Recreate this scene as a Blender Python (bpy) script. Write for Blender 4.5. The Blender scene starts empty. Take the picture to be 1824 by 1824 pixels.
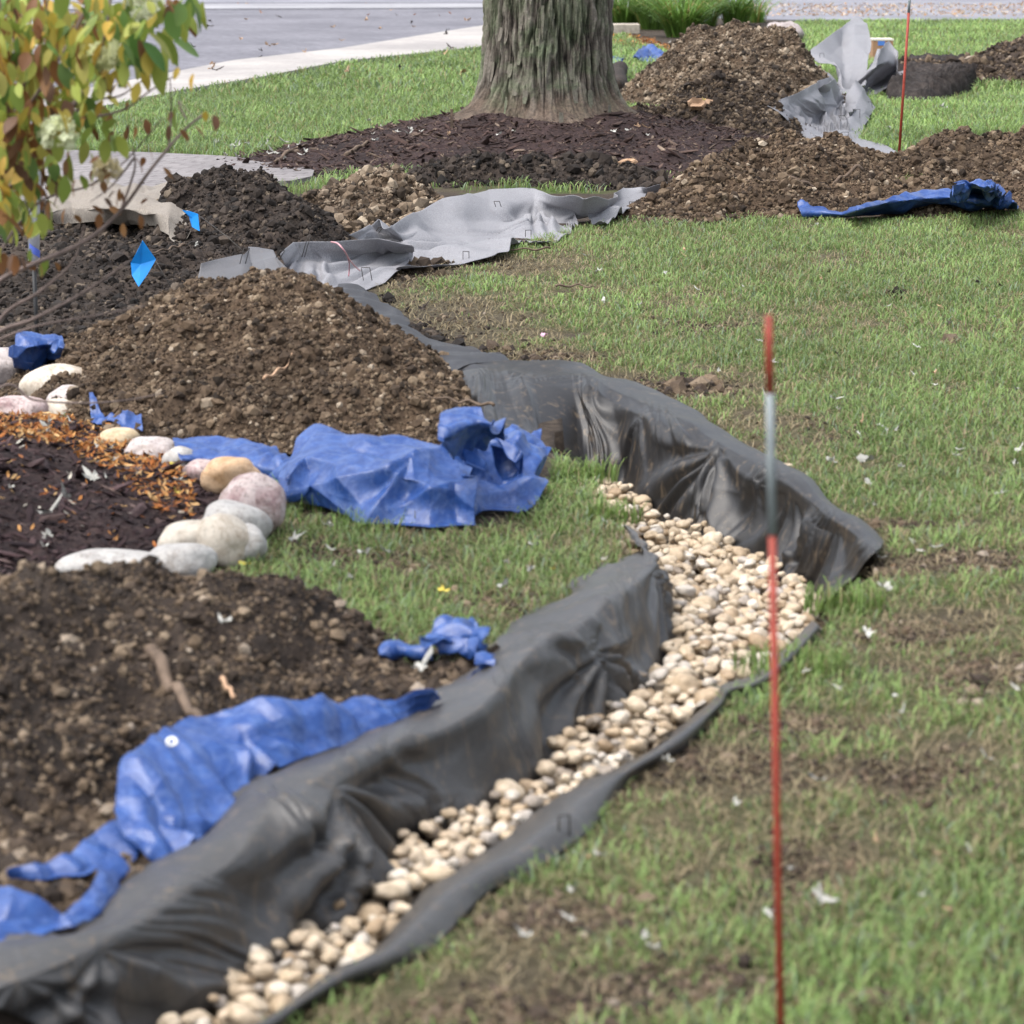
import bpy, math, random
import numpy as np
from mathutils import Vector, Matrix, Euler
random.seed(7); RNG = np.random.default_rng(7)
scn = bpy.context.scene
COL = scn.collection
# ------------------------------------------------------------------ camera
F = 4500.0; S = 1824.0; HC = 1.67; HOR = -153.0
TILT = math.atan((S/2-HOR)/F)
cd = bpy.data.cameras.new('camera'); cam = bpy.data.objects.new('camera', cd); COL.objects.link(cam)
cam.location = (0, 0, HC); cam.rotation_euler = (math.pi/2-TILT, 0, 0)
cd.sensor_width = 36; cd.lens = F/S*36; cd.clip_start = .1; cd.clip_end = 3000
cd.dof.use_dof = True; cd.dof.focus_distance = 13.5; cd.dof.aperture_fstop = 5.6
scn.camera = cam
# ------------------------------------------------------------------ light
SUN_EL = math.radians(64); SUN_AZ = math.radians(-112)     # azimuth measured from +Y towards +X
w = bpy.data.worlds.new('World'); scn.world = w; w.use_nodes = True
nt = w.node_tree; bgn = nt.nodes['Background']
sky = nt.nodes.new('ShaderNodeTexSky'); sky.sky_type = 'NISHITA'; sky.sun_disc = False
sky.sun_elevation = SUN_EL; sky.sun_rotation = SUN_AZ; sky.air_density = 1.0; sky.dust_density = 4.0; sky.ozone_density = 1.0
hs = nt.nodes.new('ShaderNodeHueSaturation'); hs.inputs['Saturation'].default_value = .42
nt.links.new(sky.outputs[0], hs.inputs['Color']); nt.links.new(hs.outputs[0], bgn.inputs[0]); bgn.inputs[1].default_value = .15
sd = bpy.data.lights.new('sun', 'SUN'); sd.energy = 1.0; sd.angle = math.radians(60); sd.color = (1, .97, .93)
so = bpy.data.objects.new('sun', sd); COL.objects.link(so)
sdir = Vector((math.sin(SUN_AZ)*math.cos(SUN_EL), math.cos(SUN_AZ)*math.cos(SUN_EL), math.sin(SUN_EL)))
so.rotation_euler = sdir.to_track_quat('Z', 'Y').to_euler(); so.location = (0, 0, 30)
scn.view_settings.view_transform = 'Standard'; scn.view_settings.look = 'None'; scn.view_settings.gamma = 1
scn.view_settings.exposure = 1.3

# ------------------------------------------------------------------ projection helpers (photo pixels <-> world)
CT, ST = math.cos(TILT), math.sin(TILT)
def ray(px, py):
    u = (px-S/2)/F; v = (S/2-py)/F
    return u, CT+v*ST, -ST+v*CT
def G(px, py, z=0.0):
    u, a, b = ray(px, py); t = (z-HC)/b
    return np.array((u*t, a*t, z))
def WY(px, py, Y):
    u, a, b = ray(px, py); t = Y/a
    return np.array((u*t, Y, HC+b*t))
def proj(x, y, z=0.0):
    dz = z-HC
    f = y*CT-dz*ST; up = y*ST+dz*CT
    f = np.maximum(f, .05)
    return S/2+F*x/f, S/2-F*up/f
def pxm(px, py, z=0.0):            # photo pixels per metre at that ground point
    g = G(px, py, z); return F/(g[1]*CT-(z-HC)*ST)
def inpoly(x, y, poly):
    r = np.zeros(np.shape(x), bool); n = len(poly)
    for i in range(n):
        x1, y1 = poly[i][:2]; x2, y2 = poly[(i+1) % n][:2]
        if y1 == y2: continue
        c = ((y1 > y) != (y2 > y)) & (x < (x2-x1)*(y-y1)/(y2-y1)+x1)
        r ^= c
    return r
# ------------------------------------------------------------------ noise
def _h(i, j, k, s):
    n = (i*374761393+j*668265263+k*2147483647+s*974634533) & 0xffffffff
    n = ((n ^ (n >> 13))*1274126177) & 0xffffffff
    n = (n ^ (n >> 16))
    n = (n*2246822519) & 0xffffffff
    return (n ^ (n >> 15))
def perlin(x, y, z=0.0, s=0):
    x = np.asarray(x, float)+100.37; y = np.asarray(y, float)+100.71; z = np.asarray(z, float)+100.13+np.zeros_like(x)
    xi = np.floor(x).astype(np.int64); yi = np.floor(y).astype(np.int64); zi = np.floor(z).astype(np.int64)
    xf = x-xi; yf = y-yi; zf = z-zi
    fd = lambda t: t*t*t*(t*(t*6-15)+10)
    u, v, w_ = fd(xf), fd(yf), fd(zf)
    def g(a, b, c):
        h = _h(xi+a, yi+b, zi+c, s) & 15
        X, Y, Z = xf-a, yf-b, zf-c
        p = np.where(h < 8, X, Y); q = np.where(h < 4, Y, np.where((h == 12) | (h == 14), X, Z))
        return np.where(h & 1, -p, p)+np.where(h & 2, -q, q)
    L = lambda a, b, t: a+(b-a)*t
    return L(L(L(g(0,0,0), g(1,0,0), u), L(g(0,1,0), g(1,1,0), u), v), L(L(g(0,0,1), g(1,0,1), u), L(g(0,1,1), g(1,1,1), u), v), w_)
def fbm(x, y, z=0.0, o=4, s=0):
    r = 0; a = 1.0; f = 1.0
    for i in range(o):
        r = r+a*perlin(x*f, y*f, np.asarray(z)*f, s+i*17); a *= .5; f *= 2.03
    return r
def ridged(x, y, z=0.0, o=3, s=0):
    r = 0; a = 1.0; f = 1.0
    for i in range(o):
        r = r+a*(1-2.2*np.abs(perlin(x*f, y*f, np.asarray(z)*f, s+i*17))); a *= .5; f *= 1.9
    return r
def sstep(a, b, t):
    t = np.clip((t-a)/(b-a), 0, 1); return t*t*(3-2*t)
# ------------------------------------------------------------------ mesh helpers
def mesh_arrays(name, V, Fc, smooth=True, colors=None, mat=None):
    V = np.asarray(V, np.float32); Fc = np.asarray(Fc, np.int32); k = Fc.shape[1]
    me = bpy.data.meshes.new(name)
    me.vertices.add(len(V)); me.vertices.foreach_set('co', V.ravel())
    me.loops.add(Fc.size); me.loops.foreach_set('vertex_index', Fc.ravel())
    me.polygons.add(len(Fc)); me.polygons.foreach_set('loop_start', np.arange(0, Fc.size, k, dtype=np.int32))
    try: me.polygons.foreach_set('loop_total', np.full(len(Fc), k, np.int32))
    except Exception: pass
    me.update(calc_edges=True)
    me.polygons.foreach_set('use_smooth', np.full(len(Fc), smooth, bool))
    if colors is not None:
        c = np.ones((len(V), 4), np.float32); c[:, :3] = colors
        at = me.color_attributes.new('col', 'FLOAT_COLOR', 'POINT'); at.data.foreach_set('color', c.ravel())
    if mat: me.materials.append(mat)
    me.update(); return me
def link(name, me, parent=None):
    o = bpy.data.objects.new(name, me); COL.objects.link(o)
    if parent: o.parent = parent
    return o
def tag(o, label=None, cat=None, group=None, kind=None):
    if label: o['label'] = label
    if cat: o['category'] = cat
    if group: o['group'] = group
    if kind: o['kind'] = kind
    return o
def empty(name, loc, label, cat, group=None):
    o = bpy.data.objects.new(name, None); o.empty_display_size = .05; COL.objects.link(o); o.location = loc
    return tag(o, label, cat, group)
def child(name, me, root):            # mesh in world coordinates put under a root at its location
    me.transform(Matrix.Translation(-root.location)); return link(name, me, root)
def rebase(o):                        # move the object's origin to the base of its mesh
    co = np.empty(len(o.data.vertices)*3, np.float32); o.data.vertices.foreach_get('co', co); co = co.reshape(-1, 3)
    c = Vector(((co[:, 0].min()+co[:, 0].max())/2, (co[:, 1].min()+co[:, 1].max())/2, co[:, 2].min()))
    o.data.transform(Matrix.Translation(-c)); o.location = c; return o
def icos(sub):
    import bmesh
    bm = bmesh.new(); bmesh.ops.create_icosphere(bm, subdivisions=sub, radius=1)
    bm.verts.ensure_lookup_table()
    v = np.array([x.co[:] for x in bm.verts]); f = np.array([[q.index for q in p.verts] for p in bm.faces]); bm.free(); return v, f
ICO1 = icos(1); ICO2 = icos(2); ICO3 = icos(3); ICO4 = icos(4)
def rotmats(n, tilt=math.pi, rng=RNG):
    a = rng.uniform(0, 2*math.pi, n); b = rng.uniform(-tilt, tilt, n); c = rng.uniform(-tilt, tilt, n)
    ca, sa, cb, sb, cc, sc = np.cos(a), np.sin(a), np.cos(b), np.sin(b), np.cos(c), np.sin(c)
    M = np.empty((n, 3, 3))
    M[:, 0, 0] = ca*cb; M[:, 0, 1] = ca*sb*sc-sa*cc; M[:, 0, 2] = ca*sb*cc+sa*sc
    M[:, 1, 0] = sa*cb; M[:, 1, 1] = sa*sb*sc+ca*cc; M[:, 1, 2] = sa*sb*cc-ca*sc
    M[:, 2, 0] = -sb; M[:, 2, 1] = cb*sc; M[:, 2, 2] = cb*cc
    return M
def scatter(protos, P, Sc, M, colors=None):
    """many copies of small prototypes merged into one mesh; Sc is n x 3"""
    n = len(P); Vs, Fs, Cs = [], [], []; off = 0
    idx = np.arange(n) % len(protos)
    for k, (pv, pf) in enumerate(protos):
        I = np.where(idx == k)[0]
        if len(I) == 0: continue
        v = pv[None]*Sc[I][:, None, :]
        v = np.einsum('nij,nkj->nki', M[I], v)+P[I][:, None, :]
        Vs.append(v.reshape(-1, 3)); nv = len(pv)
        Fs.append((pf[None]+(np.arange(len(I))*nv)[:, None, None]).reshape(-1, pf.shape[1])+off); off += len(I)*nv
        if colors is not None: Cs.append(np.repeat(colors[I], nv, 0))
    return np.concatenate(Vs), np.concatenate(Fs), (np.concatenate(Cs) if colors is not None else None)
def lumpy(base, amp, fr, s):
    v, f = base; n = perlin(v[:, 0]*fr, v[:, 1]*fr, v[:, 2]*fr, s)
    return v*(1+amp*n*2)[:, None], f
def tube(pts, rad, seg=8):
    """round tube through points as vertex / quad arrays, ends closed to a point"""
    P = [Vector(p) for p in pts]; n = len(P); V, Fc = [], []
    rad = [rad]*n if not hasattr(rad, '__len__') else rad
    up = Vector((0, 0, 1)); t0 = (P[1]-P[0]).normalized()
    if abs(t0.dot(up)) > .95: up = Vector((1, 0, 0))
    nrm = t0.cross(up).normalized()
    for i in range(n):
        t = (P[min(i+1, n-1)]-P[max(i-1, 0)]).normalized()
        nrm = (nrm-t*nrm.dot(t)).normalized(); b = t.cross(nrm)
        for j in range(seg):
            a = 2*math.pi*j/seg; V.append(P[i]+(nrm*math.cos(a)+b*math.sin(a))*rad[i])
    for i in range(n-1):
        for j in range(seg):
            Fc.append((i*seg+j, i*seg+(j+1) % seg, (i+1)*seg+(j+1) % seg, (i+1)*seg+j))
    for e, i in ((0, 0), (1, n-1)):
        V.append(P[i]); c = len(V)-1
        for j in range(0, seg):
            a, b_ = i*seg+j, i*seg+(j+1) % seg
            Fc.append((a, b_, c, c) if e else (b_, a, c, c))
    return np.array([v[:] for v in V]), np.array(Fc)
class Bag:                             # collects polygons of any size into one mesh
    def __init__(s): s.v = []; s.f = []
    def add(s, V, Fc):
        o = len(s.v); s.v += [tuple(map(float, p)) for p in V]
        for q in Fc:
            q = [int(a)+o for a in q]
            if len(q) == 4 and q[2] == q[3]: q = q[:3]
            s.f.append(q)
    def tube(s, pts, rad, seg=8): s.add(*tube(pts, rad, seg)); return s
    def box(s, c, d, rz=0, bev=0):
        x, y, z = d[0]/2, d[1]/2, d[2]/2; ca, sa = math.cos(rz), math.sin(rz)
        V = [(sx*x, sy*y, sz*z) for sz in (-1, 1) for sy in (-1, 1) for sx in (-1, 1)]
        V = [(c[0]+p[0]*ca-p[1]*sa, c[1]+p[0]*sa+p[1]*ca, c[2]+p[2]) for p in V]
        s.add(V, [(0, 2, 3, 1), (4, 5, 7, 6), (0, 1, 5, 4), (2, 6, 7, 3), (0, 4, 6, 2), (1, 3, 7, 5)]); return s
    def mesh(s, name, mat, smooth=True):
        me = bpy.data.meshes.new(name); me.from_pydata(s.v, [], s.f); me.materials.append(mat)
        for p in me.polygons: p.use_smooth = smooth
        me.update(); return me
# ------------------------------------------------------------------ materials
def newmat(name):
    m = bpy.data.materials.new(name); m.use_nodes = True; t = m.node_tree
    return m, t, t.nodes['Principled BSDF']
def N(t, ty, **k):
    n = t.nodes.new(ty)
    for a, b in k.items(): setattr(n, a, b)
    return n
def ramp(t, src, stops):
    r = N(t, 'ShaderNodeValToRGB'); e = r.color_ramp.elements
    while len(e) < len(stops): e.new(.5)
    for q, (p, c) in zip(e, stops): q.position = p; q.color = (*c, 1)
    t.links.new(src, r.inputs[0]); return r.outputs[0]
def noise(t, scale, detail=6, rough=.6, vec=None, dist=0):
    n = N(t, 'ShaderNodeTexNoise'); n.inputs['Scale'].default_value = scale; n.inputs['Detail'].default_value = detail
    n.inputs['Roughness'].default_value = rough; n.inputs['Distortion'].default_value = dist
    if vec is None: vec = objcoord(t)
    t.links.new(vec, n.inputs['Vector']); return n.outputs['Fac']
def objcoord(t):
    g = N(t, 'ShaderNodeNewGeometry'); return g.outputs['Position']
def scaled(t, sc):
    m = N(t, 'ShaderNodeMapping'); m.inputs['Scale'].default_value = sc; t.links.new(objcoord(t), m.inputs['Vector']); return m.outputs[0]
def mixc(t, fac, a, b, mode='MIX'):
    m = N(t, 'ShaderNodeMix', data_type='RGBA', blend_type=mode)
    for inp, v in ((m.inputs['Factor'], fac), (m.inputs['A'], a), (m.inputs['B'], b)):
        if hasattr(v, 'is_linked') or hasattr(v, 'links'): t.links.new(v, inp)
        elif isinstance(v, tuple): inp.default_value = (*v, 1)
        else: inp.default_value = v
    return m.outputs['Result']
def bump(t, b, h, st=.5, dist=.01):
    n = N(t, 'ShaderNodeBump'); n.inputs['Strength'].default_value = st; n.inputs['Distance'].default_value = dist
    t.links.new(h, n.inputs['Height']); t.links.new(n.outputs[0], b.inputs['Normal']); return n
def setb(b, rough=.8, spec=.3):
    b.inputs['Roughness'].default_value = rough; b.inputs['Specular IOR Level'].default_value = spec
def soil_mat(name, dark, mid, light, sc=22):
    m, t, b = newmat(name); setb(b, .85, .25)
    c = ramp(t, noise(t, sc, 8, .7), [(.3, dark), (.5, mid), (.7, light)])
    c2 = ramp(t, noise(t, 2.5, 4, .6), [(.35, (.55, .55, .55)), (.65, (1.15, 1.1, 1.05))])
    t.links.new(mixc(t, 1.0, c, c2, 'MULTIPLY'), b.inputs['Base Color'])
    bump(t, b, noise(t, 90, 8, .75), .9, .012); return m
def island_mat(name, stops, rough=.85):
    m, t, b = newmat(name); setb(b, rough, .25)
    g = N(t, 'ShaderNodeNewGeometry'); c = ramp(t, g.outputs['Random Per Island'], stops)
    c2 = ramp(t, noise(t, 120, 5, .7), [(.3, (.65, .63, .6)), (.7, (1.2, 1.2, 1.2))])
    c3 = ramp(t, noise(t, 3.5, 5, .65), [(.36, (.5, .48, .47)), (.62, (1.2, 1.2, 1.18))])
    t.links.new(mixc(t, 1.0, mixc(t, 1.0, c, c2, 'MULTIPLY'), c3, 'MULTIPLY'), b.inputs['Base Color']); bump(t, b, noise(t, 200, 5), .5, .004); return m
def attr_mat(name, rough=.55, transl=0.0, spec=.4):
    m, t, b = newmat(name); setb(b, rough, spec)
    a = N(t, 'ShaderNodeAttribute'); a.attribute_name = 'col'; t.links.new(a.outputs['Color'], b.inputs['Base Color'])
    if transl > 0:
        tr = N(t, 'ShaderNodeBsdfTranslucent'); t.links.new(a.outputs['Color'], tr.inputs['Color'])
        mx = N(t, 'ShaderNodeMixShader'); mx.inputs[0].default_value = transl
        t.links.new(b.outputs[0], mx.inputs[1]); t.links.new(tr.outputs[0], mx.inputs[2])
        t.links.new(mx.outputs[0], t.nodes['Material Output'].inputs['Surface'])
    return m
def fabric_mat(name, c0, c1, fib=.5, rough=.55, mud=.0, spec=.5):
    m, t, b = newmat(name); setb(b, rough, spec)
    f = noise(t, 1, 6, .75, scaled(t, (260, 260, 60)))
    f2 = noise(t, 7, 9, .8)
    c = mixc(t, f2, c0, c1)
    c = mixc(t, fib, c, ramp(t, f, [(.35, tuple(x*.55 for x in c0)), (.65, tuple(min(1, x*1.5) for x in c1))]))
    if mud:
        mm = noise(t, 1, 5, .7, scaled(t, (30, 30, 9)), 1.0)
        k = ramp(t, mm, [(.55, (0, 0, 0)), (.72, (mud*.8,)*3)])
        c = mixc(t, k, c, (.17, .125, .08))
    t.links.new(c, b.inputs['Base Color']); bump(t, b, f, .25, .002)
    return m
M = {}
M['soil'] = soil_mat('dark_topsoil', (.016, .012, .010), (.038, .029, .024), (.085, .066, .052))
M['soilb'] = soil_mat('brown_subsoil', (.03, .021, .014), (.085, .058, .038), (.165, .118, .077), 30)
M['clod_b'] = island_mat('brown_clods', [(0, (.024, .017, .012)), (.35, (.075, .051, .033)), (.7, (.135, .095, .062)), (.96, (.21, .16, .11)), (1, (.38, .32, .25))])
M['clod_m'] = island_mat('mixed_clods', [(0, (.028, .021, .017)), (.45, (.065, .047, .034)), (.75, (.13, .094, .063)), (.97, (.2, .155, .11)), (1, (.32, .27, .22))])
M['clod_d'] = island_mat('dark_clods', [(0, (.012, .010, .009)), (.5, (.03, .023, .019)), (.85, (.055, .042, .034)), (1, (.15, .12, .09))])
M['clod_far'] = island_mat('gravelly_clods', [(0, (.03, .024, .02)), (.3, (.09, .066, .045)), (.7, (.2, .15, .105)), (1, (.36, .3, .23))])
M['mulch_r'] = island_mat('brown_mulch_chips', [(0, (.02, .012, .011)), (.5, (.055, .032, .028)), (.85, (.09, .06, .05)), (1, (.22, .17, .13))])
M['mulch_p'] = island_mat('purple_mulch_chips', [(0, (.014, .008, .010)), (.6, (.045, .025, .028)), (.9, (.08, .05, .052)), (1, (.14, .10, .09))])
M['mulch_base'] = soil_mat('mulch_base', (.014, .008, .009), (.034, .021, .021), (.07, .046, .042), 40)
M['grass'] = attr_mat('grass_blades', .5, .35, .35)
M['leaf'] = attr_mat('leaf_surface', .55, .3, .3)
M['dryleaf'] = attr_mat('dry_leaf_surface', .7, .15, .2)
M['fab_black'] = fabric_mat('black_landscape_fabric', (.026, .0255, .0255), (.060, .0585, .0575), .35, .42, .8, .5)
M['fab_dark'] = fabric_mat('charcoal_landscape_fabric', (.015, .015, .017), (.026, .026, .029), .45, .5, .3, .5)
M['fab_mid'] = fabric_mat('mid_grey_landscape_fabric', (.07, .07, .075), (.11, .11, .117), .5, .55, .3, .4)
M['fab_shade'] = fabric_mat('black_muddy_shaded_fabric', (.0085, .008, .008), (.021, .020, .020), .3, .40, .9, .42)  # same liner cloth, the right wall's shade put into a darker base; mud streaks over
M['fab_light'] = fabric_mat('grey_landscape_fabric', (.24, .24, .255), (.37, .37, .395), .55, .6, .2, .35)
M['burlap'] = fabric_mat('burlap_cloth', (.13, .115, .10), (.24, .215, .185), .7, .85, .5, .2)
def translucent(m, k):
    t = m.node_tree; b = t.nodes['Principled BSDF']; tr = N(t, 'ShaderNodeBsdfTranslucent'); src = b.inputs['Base Color'].links[0].from_socket
    t.links.new(src, tr.inputs['Color']); mx = N(t, 'ShaderNodeMixShader'); mx.inputs[0].default_value = k
    t.links.new(b.outputs[0], mx.inputs[1]); t.links.new(tr.outputs[0], mx.inputs[2]); t.links.new(mx.outputs[0], t.nodes['Material Output'].inputs['Surface'])
translucent(M['fab_light'], .35)
def tarp_mat():
    m, t, b = newmat('blue_tarp'); setb(b, .38, .5)
    c = ramp(t, noise(t, 1, 7, .75, scaled(t, (18, 22, 20)), .8), [(.3, (.008, .032, .14)), (.5, (.014, .052, .205)), (.7, (.036, .095, .29))])
    k = ramp(t, noise(t, 1, 8, .8, scaled(t, (34, 26, 30)), 1.2), [(.48, (0, 0, 0)), (.72, (.6, .6, .6))])
    c = mixc(t, k, c, (.12, .175, .33))
    d = ramp(t, noise(t, 16, 8, .85), [(.60, (0, 0, 0)), (.74, (.7, .7, .7))])
    c = mixc(t, d, c, (.05, .05, .07))
    t.links.new(c, b.inputs['Base Color'])
    w1 = N(t, 'ShaderNodeTexVoronoi', feature='DISTANCE_TO_EDGE'); w1.inputs['Scale'].default_value = 34
    t.links.new(objcoord(t), w1.inputs['Vector'])
    bump(t, b, w1.outputs['Distance'], .2, .005); return m
M['tarp'] = tarp_mat()
def plain(name, c, rough=.5, spec=.4, metal=0, var=.15, sc=40):
    m, t, b = newmat(name); setb(b, rough, spec); b.inputs['Metallic'].default_value = metal
    lo = tuple(x*(1-var) for x in c); hi = tuple(min(1, x*(1+var)) for x in c)
    t.links.new(ramp(t, noise(t, sc, 5), [(.3, lo), (.7, hi)]), b.inputs['Base Color']); return m
M['orange'] = plain('orange_red_fibreglass', (.27, .045, .028), .5, .3, 0, .3, 60)
M['reflect'] = plain('grey_reflective_band', (.20, .23, .235), .5, .4)
M['wire'] = plain('dark_steel_wire', (.05, .045, .04), .45, .5, .6)
M['flagblue'] = plain('blue_flag_plastic', (.01, .25, .70), .45, .4, 0, .08)
M['pinkwire'] = plain('pink_wire', (.6, .3, .33), .4)
M['twig'] = plain('twig_bark', (.13, .095, .07), .8, .2, 0, .4, 30)
M['stem'] = plain('shrub_stem_bark', (.17, .13, .115), .75, .2, 0, .35, 25)
M['wood'] = plain('fresh_split_wood', (.42, .27, .17), .7, .2, 0, .25, 20)
M['stone_block'] = plain('pale_stone', (.38, .34, .28), .85, .2, 0, .3, 14)
M['card'] = plain('box_cardboard', (.34, .20, .12), .8, .2)
M['cardtop'] = plain('box_pale_edge', (.6, .56, .48), .8, .2)
M['cardblue'] = plain('box_blue_print', (.08, .2, .55), .7, .2)
M['white'] = plain('white_wrap', (.62, .65, .70), .5, .3)
M['bluewrap'] = plain('blue_wrap', (.09, .14, .50), .5, .3)
M['iron'] = plain('black_post_metal', (.02, .02, .02), .5, .4)
M['grommet'] = plain('brass_grommet', (.6, .6, .58), .35, .5, .5)
def pebble_mat(name, island):
    m, t, b = newmat(name); setb(b, .6, .35)
    if island: r = N(t, 'ShaderNodeNewGeometry').outputs['Random Per Island']
    else: r = N(t, 'ShaderNodeObjectInfo').outputs['Random']
    c = ramp(t, r, [(0, (.30, .22, .14)), (.2, (.47, .38, .27)), (.45, (.56, .48, .37)), (.65, (.40, .32, .23)), (.8, (.62, .57, .49)), (.92, (.40, .37, .34)), (1, (.22, .18, .14))])
    c2 = ramp(t, noise(t, 60, 5, .6), [(.3, (.68, .65, .60)), (.65, (1.08, 1.06, 1.04))])
    t.links.new(mixc(t, 1.0, c, c2, 'MULTIPLY'), b.inputs['Base Color']); bump(t, b, noise(t, 250, 4), .15, .003); return m
M['pebble'] = pebble_mat('river_pebble_stone', False); M['pebbles'] = pebble_mat('river_pebble_fill', True)
def boulder_mat(i, a, b_, speck):
    m, t, b = newmat('boulder_stone_%s' % i); setb(b, .65, .3)
    c = ramp(t, noise(t, 12, 6, .65, None, 1.2), [(.35, a), (.62, b_)])
    s = mixc(t, 1.0, ramp(t, noise(t, 90, 4, .7), [(.5, (1, 1, 1)), (.66, (1-speck,)*3)]), ramp(t, noise(t, 20, 7, .8), [(.5, (1, 1, 1)), (.7, (.62, .56, .5))]), 'MULTIPLY')
    t.links.new(mixc(t, 1.0, c, s, 'MULTIPLY'), b.inputs['Base Color']); bump(t, b, noise(t, 80, 6), .3, .004); return m

# ------------------------------------------------------------------ traced edges (photo pixels)
LW_TOP = [(-120,1740),(0,1691),(52,1675),(115,1655),(198,1616),(302,1544),(357,1497),(417,1425),(460,1378),(520,1348),(600,1320),(695,1279),(778,1247),(838,1215),(874,1168),(900,1135),(949,1100),(1000,1077),(1060,1030),(1100,1008),(1138,990),(1152,985),(1132,958),(1113,935)]
LW_BOT = [(200,1890),(270,1865),(337,1818),(409,1751),(484,1707),(556,1655),(600,1640),(645,1610),(691,1588),(697,1540),(722,1495),(775,1465),(846,1453),(915,1415),(965,1385),(985,1340),(1040,1300),(1100,1275),(1140,1225),(1172,1190),(1188,1143),(1196,1085),(1170,1015),(1128,950)]
RW_TOP = [(800,668),(850,650),(905,647),(975,650),(1038,657),(1108,683),(1179,710),(1251,746),(1290,775),(1358,813),(1417,849),(1481,901),(1525,932),(1572,968)]
RW_BOT = [(830,760),(880,800),(940,830),(1000,850),(1051,856),(1108,868),(1150,920),(1200,945),(1260,955),(1305,985),(1354,1015),(1394,1050),(1433,1070),(1457,1117)]
ST_IN = [(330,1905),(472,1824),(600,1739),(679,1699),(740,1640),(786,1592),(850,1550),(913,1513),(997,1449),(1050,1410),(1104,1378),(1195,1322),(1275,1255),(1294,1227),(1340,1215),(1378,1190),(1420,1150),(1455,1112)]
ST_OUT = [(350,1925),(482,1836),(604,1760),(700,1723),(771,1688),(835,1622),(876,1584),(950,1550),(1020,1505),(1062,1466),(1120,1388),(1207,1336),(1284,1267),(1306,1240),(1350,1228),(1388,1205),(1430,1164),(1464,1123)]
def lerp2(a, b, t): return (a[0]+(b[0]-a[0])*t, a[1]+(b[1]-a[1])*t)
def wall_grid(tops, bots, ts, zb, s, zmax, ztop, ok, fallback):
    """heights for a cloth wall that leans back from its foot by s metres per metre, square to the trench"""
    B = np.array([G(*b, zb) for b in bots]); Tn = np.gradient(B[:, :2], axis=0)
    for _ in range(3): Tn[1:-1] = (Tn[:-2]+2*Tn[1:-1]+Tn[2:])/4
    Tn /= np.linalg.norm(Tn, axis=1, keepdims=True); Nn = np.stack([-Tn[:, 1], Tn[:, 0]], 1); out = []
    for i, (a, b) in enumerate(zip(tops, bots)):
        col = []
        for j, t in enumerate(ts):
            p = lerp2(a, b, t); u, ya, vb = ray(*p); k = np.array((u, ya))/(-vb); nk = Nn[i] @ k
            if not ok(i) or t > 1.01: z = fallback(i, j)
            else:
                z = (HC*nk-Nn[i] @ B[i, :2]+s*zb)/(s+nk) if nk > .25 else fallback(i, j)
                z = min(z, zmax)
                if t < .22: w_ = sstep(0, .22, t); z = ztop*(1-w_)+min(z, zmax)*w_
                if t <= 0: z = ztop+t*.6
            col.append((*p, float(z)))
        out.append(col)
    Z = np.array([[q[2] for q in c] for c in out])
    for _ in range(2): Z[1:-1] = (Z[:-2]+2*Z[1:-1]+Z[2:])/4
    return [[(q[0], q[1], float(Z[i, j])) for j, q in enumerate(c)] for i, c in enumerate(out)]
LTS = [-.06, 0, .12, .24, .4, .6, .8, 1.0, 1.13]
LWG = wall_grid(LW_TOP, LW_BOT, LTS, -.125, .32, .085, .03, lambda i: i < 20, lambda i, j: [-.01, .03, .04, .03, 0, -.04, -.085, -.125, -.21][j])
RTS = [-.03, 0, .1, .22, .42, .62, .82, 1.0, 1.13]
RWG = wall_grid(RW_TOP, RW_BOT, RTS, -.21, .40, .12, .05, lambda i: i > 3, lambda i, j: (lambda z: z if z > .03 else (max(z, .06+z*.3) if i <= 2 else z*.7))([.03, .06, .08, .07, .01, -.07, -.14, -.21, -.31][j]))
print('LWZ', [[round(q[2], 2) for q in c] for c in LWG[::3]]); print('RWZ', [[round(q[2], 2) for q in c] for c in RWG[::3]])
trench = [tuple(G(*p, 0)[:2]) for p in ST_IN]
trench += [tuple(G(*c[2])[:2]) for c in RWG[::-1]]
trench = trench[:-4]
trench += [tuple(G(1000, 800)[:2]), tuple(G(1040, 850)[:2]), tuple(G(1075, 885)[:2])]
TR_HEAD = list(trench)
trench += [tuple(G(*c[3])[:2]) for c in LWG[::-1][1:]]
TRALL = [trench]+[TR_HEAD+[tuple(G(*c[j])[:2]) for c in LWG[::-1][1:]] for j in (4, 5, 6, 7, 8)]
def in_trench(x, y, grow=0.0):
    m = np.zeros(np.shape(x), bool)
    for P in TRALL: m |= inpoly(x, y, P)
    if grow:
        for a in range(8): m |= inpoly(x+grow*math.cos(a*math.pi/4), y+grow*math.sin(a*math.pi/4), trench)
    return m
FLAP = [tuple(G(*p, .02)[:2]) for p in LW_TOP[:-2]]+[tuple(G(*lerp2(a, b, .5), 0)[:2]) for a, b in zip(LW_TOP[:-2][::-1], LW_BOT[:-2][::-1])]
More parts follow.
